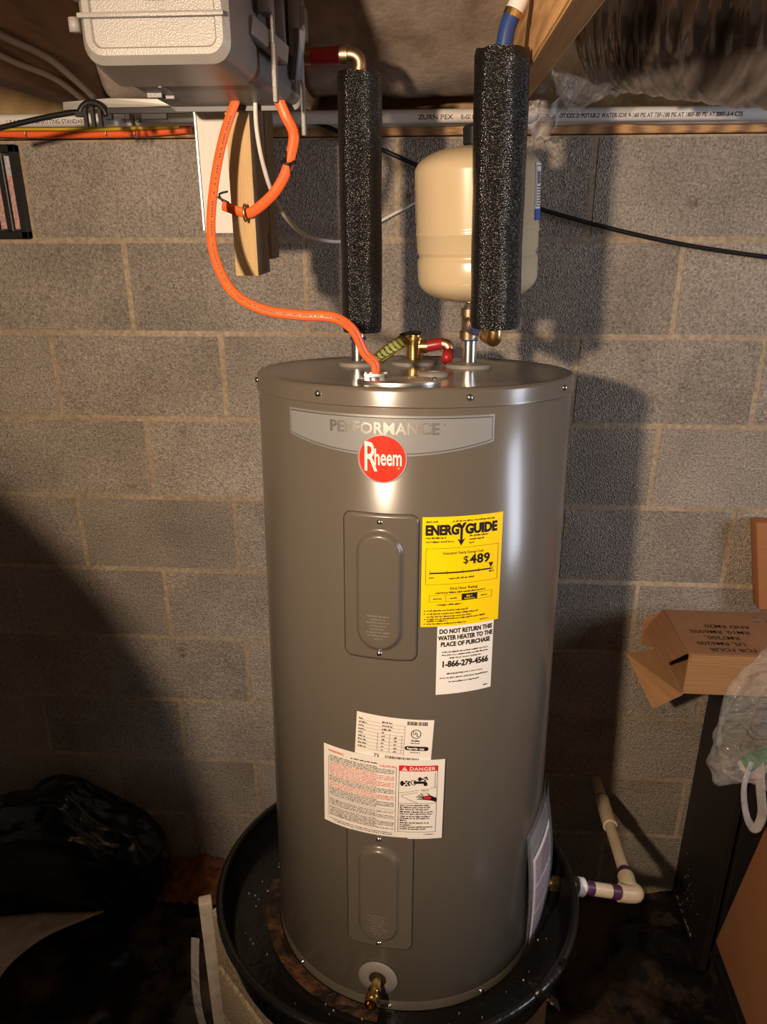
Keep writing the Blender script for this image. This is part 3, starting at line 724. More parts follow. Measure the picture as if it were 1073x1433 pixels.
# ================================================================== DRAIN PAN, PLATFORM
PC = Vector((-0.020, -0.023, 0))
pan = thing('drain_pan', 'round black plastic drain pan under the water heater', 'drain pan', hw(PC.x, PC.y, 0), (TILT, 0, 0))
RP = 0.359
mb = MB(); mb.lathe([(0.0001, 0.0018), (0.326, 0.0018), (0.334, 0.005), (0.346, 0.066), (0.352, 0.0755), (RP-0.002, 0.0775), (RP, 0.073), (RP-0.001, 0.066), (0.3505, 0.062), (0.338, -0.006), (0.330, -0.0085), (0.0001, -0.0085)], 120)
mb.build('basin', 'pan_plastic', pan, 1.2)
mb = MB(); mb.tube([Vector((0.3525*math.cos(2*PI*i/96), 0.3525*math.sin(2*PI*i/96), 0.0715)) for i in range(97)], 0.0082, 10, cap=False); mb.build('rolled_rim', 'pan_plastic', pan)
mb = MB()      # lap of the rolled rim on the right
for k in range(2):
    a0 = math.radians(-46+k*1.5)
    pts = [Vector(((RP-0.004)*math.cos(a0+t*0.05), (RP-0.004)*math.sin(a0+t*0.05), 0.073+0.003*math.sin(t*1.2))) for t in range(6)]
    mb.tube(pts, 0.0085-0.001*k, 10)
mb.build('rim_lap', 'pan_plastic', pan)
mb = MB()      # rust and sludge lying in the pan
def rustf(u, v):
    a = math.radians(-186+88*u); r = 0.263+0.027*v
    return Vector((r*math.cos(a)+0.02, r*math.sin(a)+0.023, 0.0030+0.0045*max(0, fb((u*9, v*2, 1), 1.2))*math.sin(PI*min(1, v*1.1))*math.sin(PI*u)))
mb.grid(rustf, 60, 8); mb.build('rust_sludge', 'rust', pan)
mb = MB(); rnd = random.Random(8)
for _ in range(38):
    a = math.radians(rnd.uniform(-200, 20)); r = rnd.uniform(0.27, 0.322); s_ = rnd.uniform(0.0006, 0.0018)
    M = Matrix.Translation((r*math.cos(a)+0.01, r*math.sin(a)+0.01, 0.0030)) @ Matrix.Rotation(rnd.uniform(0, 3), 4, 'Z')
    mb.box((-s_, -s_*0.6, -0.001), (s_, s_*0.6, 0.0016), 0, M)
tag(mb.build('debris', 'chip_white', pan), kind='stuff')
# sludge clump at right
mb = MB(); mb.grid(lambda u, v: (0.250+0.05*u, -0.17+0.022*v-0.05*u, 0.0025+0.010*math.sin(PI*u)*math.sin(PI*v)*(0.7+0.6*nz((u*8, v*5, 2)))), 16, 10); mb.build('sludge_clump', 'rust', pan)
# stacked pavers carrying the pan, turned cornerwise
plat = thing('paver_platform', 'stack of tan concrete pavers carrying the drain pan', 'platform', (-0.092, -0.570, 0.0), (0, 0, math.radians(45)))
LAY = 3; topz = 0.492; S = 0.262
for k in range(LAY):
    for i in (0, 1):
        z0 = topz*k/LAY-(0.02 if k == 0 else 0); z1 = topz*(k+1)/LAY-0.006
        lo, hi = ((-S, -S+i*S+0.003), (S, -S+(i+1)*S-0.003)) if k % 2 else ((-S+i*S+0.003, -S), (-S+(i+1)*S-0.003, S))
        mb = MB(); mb.box((lo[0], lo[1], z0), (hi[0], hi[1], z1), bev=0.006); mb.build('paver', 'paver', plat)
# shims levelling the pan
for i, (x, y, zz) in enumerate(((-0.17, -0.17, 0), (0.17, 0.17, 0), (-0.17, 0.17, 0), (0.17, -0.17, 0))):
    cs = []
    for dx, dy in ((-0.05, -0.05), (0.05, -0.05), (0.05, 0.05), (-0.05, 0.05)):       # top cut to the slope of the pan
        wp = Matrix.Rotation(math.radians(45), 4, 'Z') @ Vector((x+dx, y+dy, 0)) + Vector((-0.092, -0.570, 0))
        lc = HM.inverted() @ Vector((wp.x, wp.y, 0.55)); cs.append((x+dx, y+dy, (HM @ Vector((lc.x, lc.y, -0.0088))).z))
    mb = MB(); mb.add([(a, b_, topz-0.008) for a, b_, _ in cs]+cs, [(0, 3, 2, 1), (4, 5, 6, 7), (0, 1, 5, 4), (1, 2, 6, 5), (2, 3, 7, 6), (3, 0, 4, 7)]); mb.build('shim', 'pale_board', plat)
pb = Vector((-0.474, -0.560, 0))
mb = MB(); M = Matrix.Translation(pb) @ Matrix.Rotation(math.radians(20), 4, 'Z')
mb.box((-0.014, -0.012, -0.01), (0.014, 0.012, 0.505), 0, M, bev=0.003); tag(mb.build('board_strip', 'pale_board'), 'pale weathered strip of board standing at the corner of the paver stack', 'board')
mb = MB(); mb.grid(lambda u, v: (-0.505+0.022*u+0.020*v-0.015*math.sin(PI*v), -0.585-0.02*math.sin(PI*v)-0.01*u, 0.02+0.40*(1-v)+0.01*u), 6, 16)
tag(solid(mb.build('plastic_scrap', 'vapour_film'), 0.001), 'torn pale plastic scrap hanging by the paver stack', 'plastic scrap')

# ================================================================== DRAIN PIPE
drain = thing('drain_pipe', 'cream plastic drain pipe with purple primer running from pan to wall', 'pipe', (0.434, -0.5, 0.524))
def tubeobj(name, pts, r, mat, parent, n=16, rr=None, orig=None):
    off = Vector(parent.location) if parent is not None and orig is None else Vector((0, 0, 0))
    mb = MB(); mb.tube([Vector(p)-off for p in pts], r, n, rr=rr); return mb.build(name, mat, parent, 0.7)
A0 = Vector((0.300, -0.531, 0.572)); A1 = Vector((0.440, -0.508, 0.530)); A2 = Vector((0.476, 0.03, 0.386))
def lerp(a, b_, t): return a+(b_-a)*t
tubeobj('pipe_run', [lerp(A0, A1, 0.20), A1], 0.0145, 'pvc', drain)
tubeobj('pipe_run', [A1, A2], 0.0135, 'pvc', drain)
tubeobj('elbow', spline([lerp(A0, A1, 0.80), lerp(A0, A1, 0.93), A1+Vector((0.010, 0.006, -0.003)), lerp(A1, A2, 0.045), lerp(A1, A2, 0.115)]), 0.0185, 'pvc', drain, 20)
tubeobj('coupling', [lerp(A1, A2, 0.50), lerp(A1, A2, 0.74)], 0.0178, 'pvc', drain, 20)
tubeobj('primer_stain', [lerp(A1, A2, 0.115), lerp(A1, A2, 0.155)], 0.0150, 'pvc_primer', drain)
tubeobj('primer_stain', [lerp(A0, A1, 0.66), lerp(A0, A1, 0.80)], 0.0152, 'pvc_primer', drain)
tubeobj('primer_stain', [lerp(A0, A1, 0.26), lerp(A0, A1, 0.38)], 0.0152, 'pvc_primer', drain)
tubeobj('primer_stain', [lerp(A1, A2, 0.74), lerp(A1, A2, 0.76)], 0.0150, 'pvc_primer', drain)
tubeobj('adapter', [lerp(A0, A1, 0.12), lerp(A0, A1, 0.22)], 0.0200, 'logo_white', drain, 12)
tubeobj('lock_nut', [lerp(A0, A1, -0.30), lerp(A0, A1, -0.14)], 0.0165, 'dull_brass', drain, 6)
tubeobj('threaded_stub', [lerp(A0, A1, -0.34), lerp(A0, A1, 0.14)], 0.0115, 'dull_brass', drain, 12)

# ================================================================== DOCUMENT POUCH on the right side of the heater
pouch = thing('document_pouch', 'clear plastic pouch of printed papers on the right side of the heater', 'pouch', HB, (TILT, 0, 0))
def pf(u, v, r0=0.0):
    h = 0.005+0.335*v-0.05*(1-u)*v; a = 60+(78-60)*u+(-5+6*u)*v-3*(1-v)*u
    bulge = 0.006*math.sin(PI*v)+0.012*u*math.sin(PI*min(1, v*1.1))
    return onc(a, h, HR+0.004+r0+bulge)
mb = MB(); mb.grid(lambda u, v: pf(u, v, 0.006), 14, 24); mb.grid(lambda u, v: pf(u, v, 0.0), 14, 24); mb.build('film', 'pouch_film', pouch)
mb = MB(); mb.grid(lambda u, v: pf(0.12+0.8*u, 0.12+0.66*v, 0.003), 10, 16); pp = solid(mb.build('papers', 'paper', pouch), 0.0012)
mb = MB(); rnd = random.Random(4)
fpp = lambda x, y: pf(0.12+0.8*x, 0.12+0.66*y, 0.0042)
for i in range(26):
    if i % 9 == 8: continue
    fine(mb, fpp, 0.08, 0.95, 0.03+i*0.036, 0.034, 0, rnd)
put_quad(mb, fpp, 0.35, 0.70, 0.95, 0.95, 0, 4); mb.build('paper_print', 'paper_print', pp)

# ================================================================== WATER LINES
def whead(xy, h): return hw(xy[0], xy[1], h)
# hot line
hb = whead(HOT, HH+0.046); hx, hy = -0.131, -0.410
hot = thing('hot_water_line', 'hot water riser in thick black foam with a red pipe at its top', 'water pipe', hb)
P0 = Vector((hx, hy, 1.694)); P1 = Vector((hx+0.001, hy, 2.087))
def sleeve(parent, P0, P1, r, seed):
    off = Vector(parent.location); mb = MB(); n, k = 40, 46; vs = []; ax = (P1-P0)
    for j in range(k+1):
        t = j/k; c = P0+ax*t
        for i in range(n):
            a = 2*PI*i/n; rr = r*(1+0.035*nz((math.cos(a)*1.3+seed, math.sin(a)*1.3, t*5))+0.012*nz((math.cos(a)*4, math.sin(a)*4+seed, t*14)))
            if j in (0, k): rr *= 0.95
            zz = (0.006*nz((math.cos(a)*1.5+seed, math.sin(a)*1.5, 7))) if j > k-2 else 0
            vs.append(c+Vector((math.cos(a)*rr, math.sin(a)*rr, zz))-off)
    fs = [(j*n+i, j*n+(i+1) % n, (j+1)*n+(i+1) % n, (j+1)*n+i) for j in range(k) for i in range(n)]
    # bore at the ends
    o = len(vs)
    for e in (0, k):
        for i in range(n): a = 2*PI*i/n; vs.append(P0+ax*(e/k)+Vector((math.cos(a)*0.013, math.sin(a)*0.013, 0))-off)
    for i in range(n):
        fs.append((i, o+i, o+(i+1) % n, (i+1) % n)); fs.append((k*n+i, k*n+(i+1) % n, o+n+(i+1) % n, o+n+i))
    mb.add(vs, fs, 0, True); return mb.build('foam_sleeve', 'black_foam', parent, 0.9)
sleeve(hot, P0, P1, 0.0345, 3.0)
tubeobj('riser_pipe', spline([hb, hb+Vector((0, 0, 0.012)), P0+Vector((0, 0, 0.03)), lerp(P0, P1, 0.5), P1+Vector((0, 0, 0.006))]), 0.0105, 'copper', hot)
tubeobj('crimp_ring', [hb+Vector((0, 0, 0.004)), hb+Vector((0, 0.0, 0.012))], 0.0130, 'copper', hot)
E0 = P1+Vector((0, 0, 0.004))
tubeobj('brass_elbow', spline([E0+Vector((0, 0, -0.004)), E0+Vector((0, 0, 0.012)), E0+Vector((-0.010, 0, 0.020)), E0+Vector((-0.028, 0, 0.020))]), 0.0100, 'dull_brass', hot)
tubeobj('red_pipe', [E0+Vector((-0.022, 0, 0.020)), E0+Vector((-0.075, 0.004, 0.018))], 0.0125, 'pex_red', hot)
tubeobj('crimp_ring', [E0+Vector((-0.018, 0, 0.020)), E0+Vector((-0.030, 0, 0.020))], 0.0136, 'dull_brass', hot)
tubeobj('coupling', [E0+Vector((-0.070, 0.004, 0.018)), E0+Vector((-0.100, 0.006, 0.016))], 0.0100, 'dull_brass', hot)
tubeobj('red_pipe', spline([E0+Vector((-0.095, 0.006, 0.016)), E0+Vector((-0.108, 0.010, 0.026)), E0+Vector((-0.112, 0.016, 0.060)), E0+Vector((-0.112, 0.020, 0.185))]), 0.0105, 'pex_red', hot)
# cold line: tee under the tank, elbow forward, sleeve
cb = whead(COLD, HH+0.046)
cold = thing('cold_water_line', 'cold water pipe in thick black foam with a blue pipe at its top', 'water pipe', cb)
Q0 = Vector((0.0865, -0.552, 1.722)); Q1 = Vector((0.0785, -0.552, 2.089))
sleeve(cold, Q0, Q1, 0.0375, 8.0)
tee = cb+Vector((-0.002, 0, 0.028))
mb = MB(); off = Vector(cold.location)
mb.lathe([(0.0120, -0.028), (0.0150, -0.027), (0.0150, -0.014), (0.0125, -0.013), (0.0125, 0.010), (0.0145, 0.011), (0.0145, 0.023), (0.0113, 0.024)], 24, 0, Matrix.Translation(tee-off))
El = Vector((0.0865, -0.552, 1.703))
dirn = (El-tee).normalized()
mb.tube([tee-off, tee+dirn*0.030-off], 0.0125, 18); mb.tube([tee+dirn*0.022-off, tee+dirn*0.034-off], 0.0150, 18)
mb.build('tee_fitting', 'dull_brass', cold, 0.7)
tubeobj('blue_pipe', [tee+dirn*0.03, lerp(tee, El, 0.84)], 0.0105, 'pex_blue', cold)
tubeobj('crimp_ring', [tee+dirn*0.036, tee+dirn*0.044], 0.0128, 'steel', cold)
tubeobj('crimp_ring', [lerp(tee, El, 0.72), lerp(tee, El, 0.78)], 0.0128, 'steel', cold)
tubeobj('brass_elbow', spline([lerp(tee, El, 0.80), lerp(tee, El, 0.93), El+Vector((0, 0, 0.004)), Q0+Vector((0, 0, 0.006))]), 0.0120, 'brass', cold, 18)
tubeobj('riser_pipe', [Q0+Vector((0, 0, -0.002)), Q1+Vector((0, 0, 0.004))], 0.0105, 'pex_blue', cold)
tubeobj('blue_pipe', spline([Q1+Vector((0, 0, -0.01)), Q1+Vector((0.005, 0, 0.025)), Q1+Vector((0.014, 0, 0.048))]), 0.0115, 'pex_blue', cold)
tubeobj('white_coupling', spline([Q1+Vector((0.0135, 0, 0.046)), Q1+Vector((0.020, 0, 0.060))]), 0.0125, 'pex_white', cold)
tubeobj('crimp_ring', [Q1+Vector((0.0105, 0, 0.038)), Q1+Vector((0.0135, 0, 0.045))], 0.0135, 'brass', cold)
tubeobj('blue_pipe', spline([Q1+Vector((0.018, 0, 0.056)), Q1+Vector((0.021, -0.006, 0.080)), Q1+Vector((0.021, -0.012, 0.120)), Q1+Vector((0.021, -0.014, 0.185))]), 0.0115, 'cable_black', cold)
# expansion tank above the tee
TX, TY = 0.064, -0.402
tank = thing('expansion_tank', 'beige expansion tank standing above the heater behind the foam sleeve', 'expansion tank', tee+Vector((0, 0, 0.03)))
off = tank.location; TB = Vector((TX+0.002, TY, 1.745)); R_ = 0.1000
TT = Vector((TX-0.009, TY-0.003, 1.988)); M = align(TB-off, TT-off)
L = (TT-TB).length
mb = MB(); prof = [(0.0001, 0.0)]
for i in range(1, 10): a = PI/2*i/9; prof.append((R_*(0.22+0.775*math.sin(a)), 0.040*(1-math.cos(a))))
prof += [(R_*0.997, 0.068), (R_*0.985, 0.0715), (R_*0.965, 0.0745), (R_*0.965, 0.0775), (R_*0.985, 0.0805), (R_*0.997, 0.084), (R_, 0.108), (R_*1.012, 0.110), (R_*1.012, 0.1125), (R_, 0.1145), (R_*1.010, 0.1165), (R_, 0.119), (R_, L-0.040)]
for i in range(1, 10): a = PI/2*i/9; prof.append((R_*(0.25+0.75*math.cos(a)), L-0.040+0.036*math.sin(a)))
prof.append((0.0001, L))
mb.lathe(prof, 96, 0, M); shell = mb.build('shell', 'tank_paint', tank)
mb = MB(); mb.lathe([(0.022, L-0.002), (0.022, L+0.022), (0.018, L+0.026), (0.0001, L+0.027)], 24, 0, M); mb.build('valve_cap', 'black_plastic', tank, 0.7)
mb = MB(); mb.tube([p-off for p in spline([tee+Vector((0, 0, 0.012)), tee+Vector((0.0005, 0.001, 0.022)), lerp(tee+Vector((0, 0, 0.020)), TB, 0.6), TB+Vector((0, 0, 0.008))], 6)], 0.0112, 20); mb.build('stem', 'steel', tank)
def tk(deg0):
    def fn(x, y):
        a = math.radians(deg0)+x/R_; r = R_+0.0007
        return M @ Vector((r*math.sin(a), -r*math.cos(a), y))
    return fn
M4 = M @ Matrix.Identity(4)
# the lathe's frame is turned about its axis, so find the bearing that faces the camera
fz = M.to_3x3() @ Vector((0, -1, 0)); off_deg = math.degrees(math.atan2(fz.x, -fz.y))
lab_, d_ = MB(), 62-off_deg
fq = tk(d_); lab_.grid(lambda u, v: fq(-0.002+0.045*u, 0.125+0.083*v), 10, 3); lb = lab_.build('tank_label', 'label_white', shell)
mb = MB(); rnd = random.Random(9)
def fq2(x, y):
    p = fq(x, y); return p+(p-(M @ Vector((0, 0, y)))).normalized()*0.0006
put_quad(mb, fq2, -0.002, 0.125, 0.043, 0.142, 1, 5)
frame_pts = ((0.001, 0.146, 0.041, 0.146), (0.041, 0.146, 0.041, 0.204), (0.041, 0.204, 0.001, 0.204), (0.001, 0.204, 0.001, 0.146))
for a in frame_pts: put_line(mb, fq2, *a, 0.0012)
put_quad(mb, fq2, 0.006, 0.178, 0.020, 0.196, 2, 2)
for i in range(7): fine(mb, fq2, 0.005, 0.036, 0.149+i*0.0040, 0.0024, 0, rnd)
for i in range(4): fine(mb, fq2, 0.024, 0.038, 0.180+i*0.0045, 0.0024, 0, rnd)
mb.build('label_print', ['print_black', 'print_blue', 'print_grey'], lb)
lab_ = MB(); fr = tk(-84-off_deg); lab_.grid(lambda u, v: fr(-0.03+0.034*u, 0.122+0.062*v), 8, 3); lb = lab_.build('side_label', 'label_cream', shell)
mb = MB()
for i in range(8): fine(mb, lambda x, y: fr(x, y)+Vector((-0.0006, -0.0004, 0)), -0.028, 0.003, 0.126+i*0.007, 0.004, 0, rnd)
mb.build('label_print', 'print_black', lb)

# ================================================================== GREY PLASTIC ENCLOSURE, STUD, WHITE PANEL
stud = thing('wood_stud', 'pine stud hanging from the joists below the grey box', 'stud', (-0.285, -0.48, 1.80))
off = Vector(stud.location)
s0 = atY(346, 386, -0.505); s1 = atY(331, 150, -0.505)
def leanbox(x0, x1, y0, y1, z0, z1, xb, xt):   # slightly out of plumb board
    mb = MB(); vs = []
    for z, dx in ((z0, xb), (z1, xt)):
        for x, y in ((x0, y0), (x1, y0), (x1, y1), (x0, y1)): vs.append(Vector((x+dx, y, z))-off)
    mb.add(vs, [(0, 3, 2, 1), (4, 5, 6, 7), (0, 1, 5, 4), (1, 2, 6, 5), (2, 3, 7, 6), (3, 0, 4, 7)]); return mb
zl, zt = s0.z, 2.30
slope = (s1.x-s0.x)/(s1.z-s0.z); dxt = slope*(zt-zl)*0.6
b1 = leanbox(s0.x-0.018, s0.x+0.018, -0.505, -0.416, zl, zt, 0, dxt).build('front_board', ['pine', 'shade_grey_pine'], stud)
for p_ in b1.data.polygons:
    if p_.normal.x > 0.7: p_.material_index = 1  # right face takes a greyer wood, its shade put into the colour
b2 = leanbox(s0.x-0.018, s0.x+0.022, -0.412, -0.352, zl+0.020, zt, 0, dxt).build('back_board', 'shade_grey_pine', stud)
p0 = atY(290, 326, -0.414); p1 = atY(332, 326, -0.414)
mb = MB(); mb.box((-0.392, -0.4150, p0.z), (-0.285, -0.4120, 2.25)); mb.box((-0.3925, -0.4150, p0.z), (-0.3910, -0.395, 2.25))
tag(mb.build('painted_sheet', ['white_paint']), 'white painted metal sheet behind the hanging pine stud', 'sheet')
mb = MB(); mb.box((-0.396, -0.412, p0.z+0.004), (-0.3935, -0.385, 2.25)); tag(mb.build('metal_flashing', 'sheet_metal'), 'shiny folded metal edge beside the white painted sheet', 'flashing')

box = thing('electrical_box', 'grey plastic electrical enclosure with side latches mounted on the stud', 'electrical box', (-0.30, -0.51, 2.03))
off = Vector(box.location)
def rrect(x0, x1, z0, z1, r, n=6):
    out = []
    for cx, cz, a0 in ((x1-r, z1-r, 0), (x0+r, z1-r, 90), (x0+r, z0+r, 180), (x1-r, z0+r, 270)):
        for k in range(n+1): a = math.radians(a0+90*k/n); out.append((cx+r*math.cos(a), cz+r*math.sin(a)))
    return out
def loft(secs, cap0=True, cap1=True):
    mb = MB(); vs = []; n = len(secs[0][1])
    for y, pts in secs: vs += [Vector((x, y, z))-off for x, z in pts]
    fs = [(j*n+i, j*n+(i+1) % n, (j+1)*n+(i+1) % n, (j+1)*n+i) for j in range(len(secs)-1) for i in range(n)]
    if cap0: fs.append(list(range(n)))
    if cap1: fs.append([(len(secs)-1)*n+i for i in range(n)][::-1])
    mb.add(vs, fs, 0, True); return mb
ZT = 2.19
back = loft([(-0.512, rrect(-0.398, -0.205, 2.024, ZT, 0.012)), (-0.520, rrect(-0.398, -0.205, 2.024, ZT, 0.012)), (-0.521, rrect(-0.405, -0.205, 2.030, ZT, 0.014)), (-0.640, rrect(-0.430, -0.238, 2.045, ZT, 0.020))])
bk = back.build('box_body', 'grey_plastic_dark', box, 0.7)
lidm = loft([(-0.640, rrect(-0.436, -0.236, 2.040, ZT, 0.020)), (-0.655, rrect(-0.435, -0.2365, 2.041, ZT, 0.022)), (-0.720, rrect(-0.4215, -0.2376, 2.0422, ZT, 0.022)), (-0.772, rrect(-0.409, -0.239, 2.0435, ZT, 0.022)), (-0.780, rrect(-0.4026, -0.2456, 2.0523, ZT, 0.018)),
             (-0.7805, rrect(-0.395, -0.253, 2.0588, ZT, 0.010)), (-0.778, rrect(-0.393, -0.255, 2.0606, ZT, 0.009))])
ld = lidm.build('lid', 'grey_plastic', box, 0.6)
mb = MB(); mb.box((-0.408, -0.786, 2.0880), (-0.242, -0.770, 2.0935), bev=0.002); mb.box((-0.416, -0.800, 2.106), (-0.233, -0.760, 2.130), bev=0.006); mb.box((-0.3325, -0.808, 2.104), (-0.3095, -0.79, 2.130), bev=0.003)
for v_ in mb.v[:]: pass
mb.v = [tuple(Vector(q)-off) for q in mb.v]; mb.build('lid_flange', 'grey_plastic', ld, 0.6)
for q0, q1, rk in (((-0.4155, -0.775, 2.0764), (-0.4155, -0.775, 2.0903), 0.0065), ((-0.440, -0.672, 2.072), (-0.440, -0.672, 2.085), 0.006)):
    mb = MB(); mb.tube([Vector(q0)-off, Vector(q1)-off], rk, 14); mb.build('hinge_knuckle', 'grey_plastic', ld)
# embossed marks on the underside
mb = MB()
for i, (x0, y0, x1, y1) in enumerate(((-0.405, -0.592, -0.385, -0.588), (-0.395, -0.578, -0.372, -0.574))):
    mb.box((x0, y0, 2.0335), (x1, y1, 2.0440))
mb.v = [tuple(Vector(q)-off) for q in mb.v]; mb.build('embossed_mark', 'grey_plastic', bk)
mb = MB(); mb.box((-0.372, -0.640, 2.0390), (-0.368, -0.530, 2.0465)); mb.v = [tuple(Vector(q)-off) for q in mb.v]; mb.build('bottom_rib', 'grey_plastic', bk)
# two latches with hanging padlock tabs on the right side
def latch(y, zsh):
    mb = MB(); xo = -0.218 if y < -0.6 else -0.200
    mb.box((xo-0.012, y-0.016, 2.075+zsh), (xo+0.004, y+0.016, 2.150+zsh), bev=0.004)
    mb.box((xo-0.002, y-0.013, 2.095+zsh), (xo+0.012, y+0.013, 2.135+zsh), bev=0.004)
    mb.box((xo+0.000, y-0.010, 2.120+zsh), (xo+0.008, y+0.010, 2.145+zsh), bev=0.003)
    mb.v = [tuple(Vector(q)-off) for q in mb.v]; l_ = mb.build('latch', 'grey_plastic_dark', box, 0.6)
    mb = MB()
    for s_ in (-1, 1): mb.box((xo+0.001, y+s_*0.005-0.0015, 2.000+zsh), (xo+0.005, y+s_*0.005+0.0015, 2.09+zsh), bev=0.001, seg=1)
    mb.box((xo, y-0.007, 1.978+zsh), (xo+0.006, y+0.007, 2.045+zsh), bev=0.002)
    mb.v = [tuple(Vector(q)-off) for q in mb.v]; mb.build('hasp_tab', 'grey_plastic', l_, 0.6); return l_
la = latch(-0.650, 0.040); lb_ = latch(-0.545, 0.010)
def obox(p0, p1, w, t):
    M_ = align(Vector(p0)-off, Vector(p1)-off); mb = MB(); mb.box((-w/2, -t/2, 0), (w/2, t/2, (Vector(p1)-Vector(p0)).length), 0, M_, bev=0.003); return mb
obox(atY(347, 34, -0.685), atY(399, 78, -0.610), 0.012, 0.022).build('latch_lever', 'grey_plastic', la, 0.6)
obox(atY(385, 0, -0.615), atY(392, 92, -0.600), 0.020, 0.010).build('latch_plate', 'grey_plastic_dark', la, 0.6)
obox(atY(418, 40, -0.560), atY(412, 112, -0.550), 0.012, 0.020).build('latch_lever', 'grey_plastic_dark', lb_, 0.6)

# ================================================================== CABLES
def cable(name, pts, r, mat, label, cat='cable', n=10, rr=None, up=None, k=8, group=None):
    sp = spline(pts, k); o0 = Vector(pts[0]); mb = MB(); mb.tube([p-o0 for p in sp], r, n, rr=rr, up=up)
    o = mb.build(name, mat); o.location = o0; return tag(o, label, cat, group)
yy = [-0.545, -0.555, -0.575, -0.600, -0.620, -0.640, -0.655, -0.665, -0.668, -0.660, -0.652]
xy = [(330, 140), (313, 190), (300, 255), (295, 320), (303, 368), (327, 410), (368, 433), (420, 441), (466, 444), (494, 462), (510, 494)]
pts = [atY(a, c, y) for (a, c), y in zip(xy, yy)]; pts.append(hw(-0.052, -0.182, HH+0.024)); pts.append(hw(-0.052, -0.180, HH+0.003))
cbl = cable('power_cable', pts, 0.0072, 'cable_orange', 'long orange power cable curving from the grey box to the heater top', rr=0.62, up=(0, 0.3, 1), n=12)
mb = MB(); sp = spline(pts, 8); rnd = random.Random(5); o0 = cbl.location
for i in range(4, len(sp)-6):
    for s_ in range(2):
        if rnd.random() < 0.25: continue
        a = sp[i]+(sp[i+1]-sp[i])*(0.1+0.45*s_); c = sp[i]+(sp[i+1]-sp[i])*(0.42+0.45*s_)
        tv = (CAM-a).normalized()*0.0076
        w = Vector((0, 0, 0.0008)) if 40 < i < 66 else Vector((0.0008, 0, 0))
        mb.add([a+tv-w-o0, c+tv-w-o0, c+tv+w-o0, a+tv+w-o0], [(0, 1, 2, 3)])
mb.build('cable_print', 'print_grey', cbl)
xy = [(390, 140), (400, 163), (411, 188), (406, 220), (396, 250), (379, 275), (352, 297), (335, 296), (312, 288)]
yy = [-0.545, -0.545, -0.54, -0.535, -0.53, -0.525, -0.517, -0.514, -0.508]
cable('feed_cable', [atY(a, c, y) for (a, c), y in zip(xy, yy)], 0.0078, 'cable_orange', 'short orange cable looped round the pine stud', rr=0.5, up=(1, 0, 0.2), n=12)
c0 = atY(403, 228, -0.535)
mb = MB(); mb.tube([Vector((0.010*math.cos(2*PI*i/14), 0.007*math.sin(2*PI*i/14), 0.002*math.sin(i))) for i in range(15)], 0.0022, 6); mb.tube([(0.004, -0.008, 0), (0.006, -0.012, -0.016)], 0.0015, 6); mb.tube([(-0.004, -0.008, 0), (-0.002, -0.010, 0.016)], 0.0015, 6)
o = tag(mb.build('cable_tie', 'cable_black'), 'black tie round the short orange cable beside the stud', 'cable tie'); o.location = c0
c0 = atY(343, 298, -0.517)
mb = MB(); mb.tube([Vector((0, 0.011*math.cos(2*PI*i/14), 0.0125*math.sin(2*PI*i/14))) for i in range(15)], 0.0016, 6)
o = tag(mb.build('cable_staple', 'dull_brass'), 'metal staple holding the orange cable to the pine stud', 'staple'); o.location = c0
c0 = atY(312, 282, -0.505)
mb = MB()
for q in (((0, 0, 0), (-0.004, -0.004, 0.010), (0.010, -0.006, 0.014)), ((0.010, -0.004, -0.002), (-0.006, -0.006, 0.006), (-0.012, -0.004, 0.010)), ((0, 0, 0), (0.012, -0.005, -0.004), (0.016, -0.006, -0.008))): mb.tube(spline(q, 4), 0.0016, 6)
o = tag(mb.build('wire_end', 'cable_black'), 'bare black wire end against the white painted sheet', 'wire'); o.location = c0
xy = [(357, 140), (359, 180), (367, 225), (381, 270), (403, 308), (432, 331), (476, 338)]
yy = [-0.535, -0.530, -0.52, -0.49, -0.42, -0.27, -0.11]
w_ = [atY(a, c, y) for (a, c), y in zip(xy, yy)]+[atY(505, 326, -0.03), atY(540, 305, -0.015), atY(572, 288, -0.015), atY(592, 274, -0.015)]
cable('white_wire', w_, 0.0034, 'cable_white', 'thin white wire drooping from the grey box to the block wall', n=8)
xy = [(-20, 184), (60, 165), (112, 156)]
cable('black_cable', [atY(a, c, -0.265) for a, c in xy], 0.0048, 'cable_black', 'black cable reaching the black hanger under the sill on the left', n=8)
xy = [(430, 166), (480, 187), (540, 212), (590, 234), (650, 256), (700, 275), (757, 293), (820, 311), (880, 326), (945, 340), (1010, 351), (1110, 364), (1300, 384), (1600, 405), (1900, 410)]
cable('black_cable', [atY(a, c, -0.02-0.012*(i < 2)) for i, (a, c) in enumerate(xy)], 0.0046, 'cable_black', 'black cable drooping across the block wall behind the beige tank', n=8)
xy = [(-20, 187), (60, 188), (130, 188), (200, 186), (268, 181)]
oc = cable('orange_cable', [atY(a, c, -0.032) for a, c in xy], 0.0072, 'cable_orange', 'orange cable stapled along the sill board above the vent', rr=0.7)
xy = [(-20, 180.5), (60, 179.5), (120, 180.5), (175, 179), (250, 176)]
cable('yellow_cable', [atY(a, c, -0.044) for a, c in xy], 0.0046, 'cable_yellow', 'dull yellow cable running above the orange cable on the sill', rr=0.7)
for px, lb in ((38, 'wire staple over the orange sill cable by the wall vent'), (150, 'wire staple over the orange sill cable beside the black hanger clip'), (190, 'wire staple over the orange sill cable below the black hanger bar')):
    c0 = atY(px, 186.5, -0.034); mb = MB(); mb.tube([Vector((0, 0.009*math.cos(2*PI*k/12), 0.0078*math.sin(2*PI*k/12))) for k in range(13)], 0.0014, 6)
    o = tag(mb.build('cable_staple', 'brushed_steel'), lb, 'staple', 'staples on the sill cable'); o.location = c0
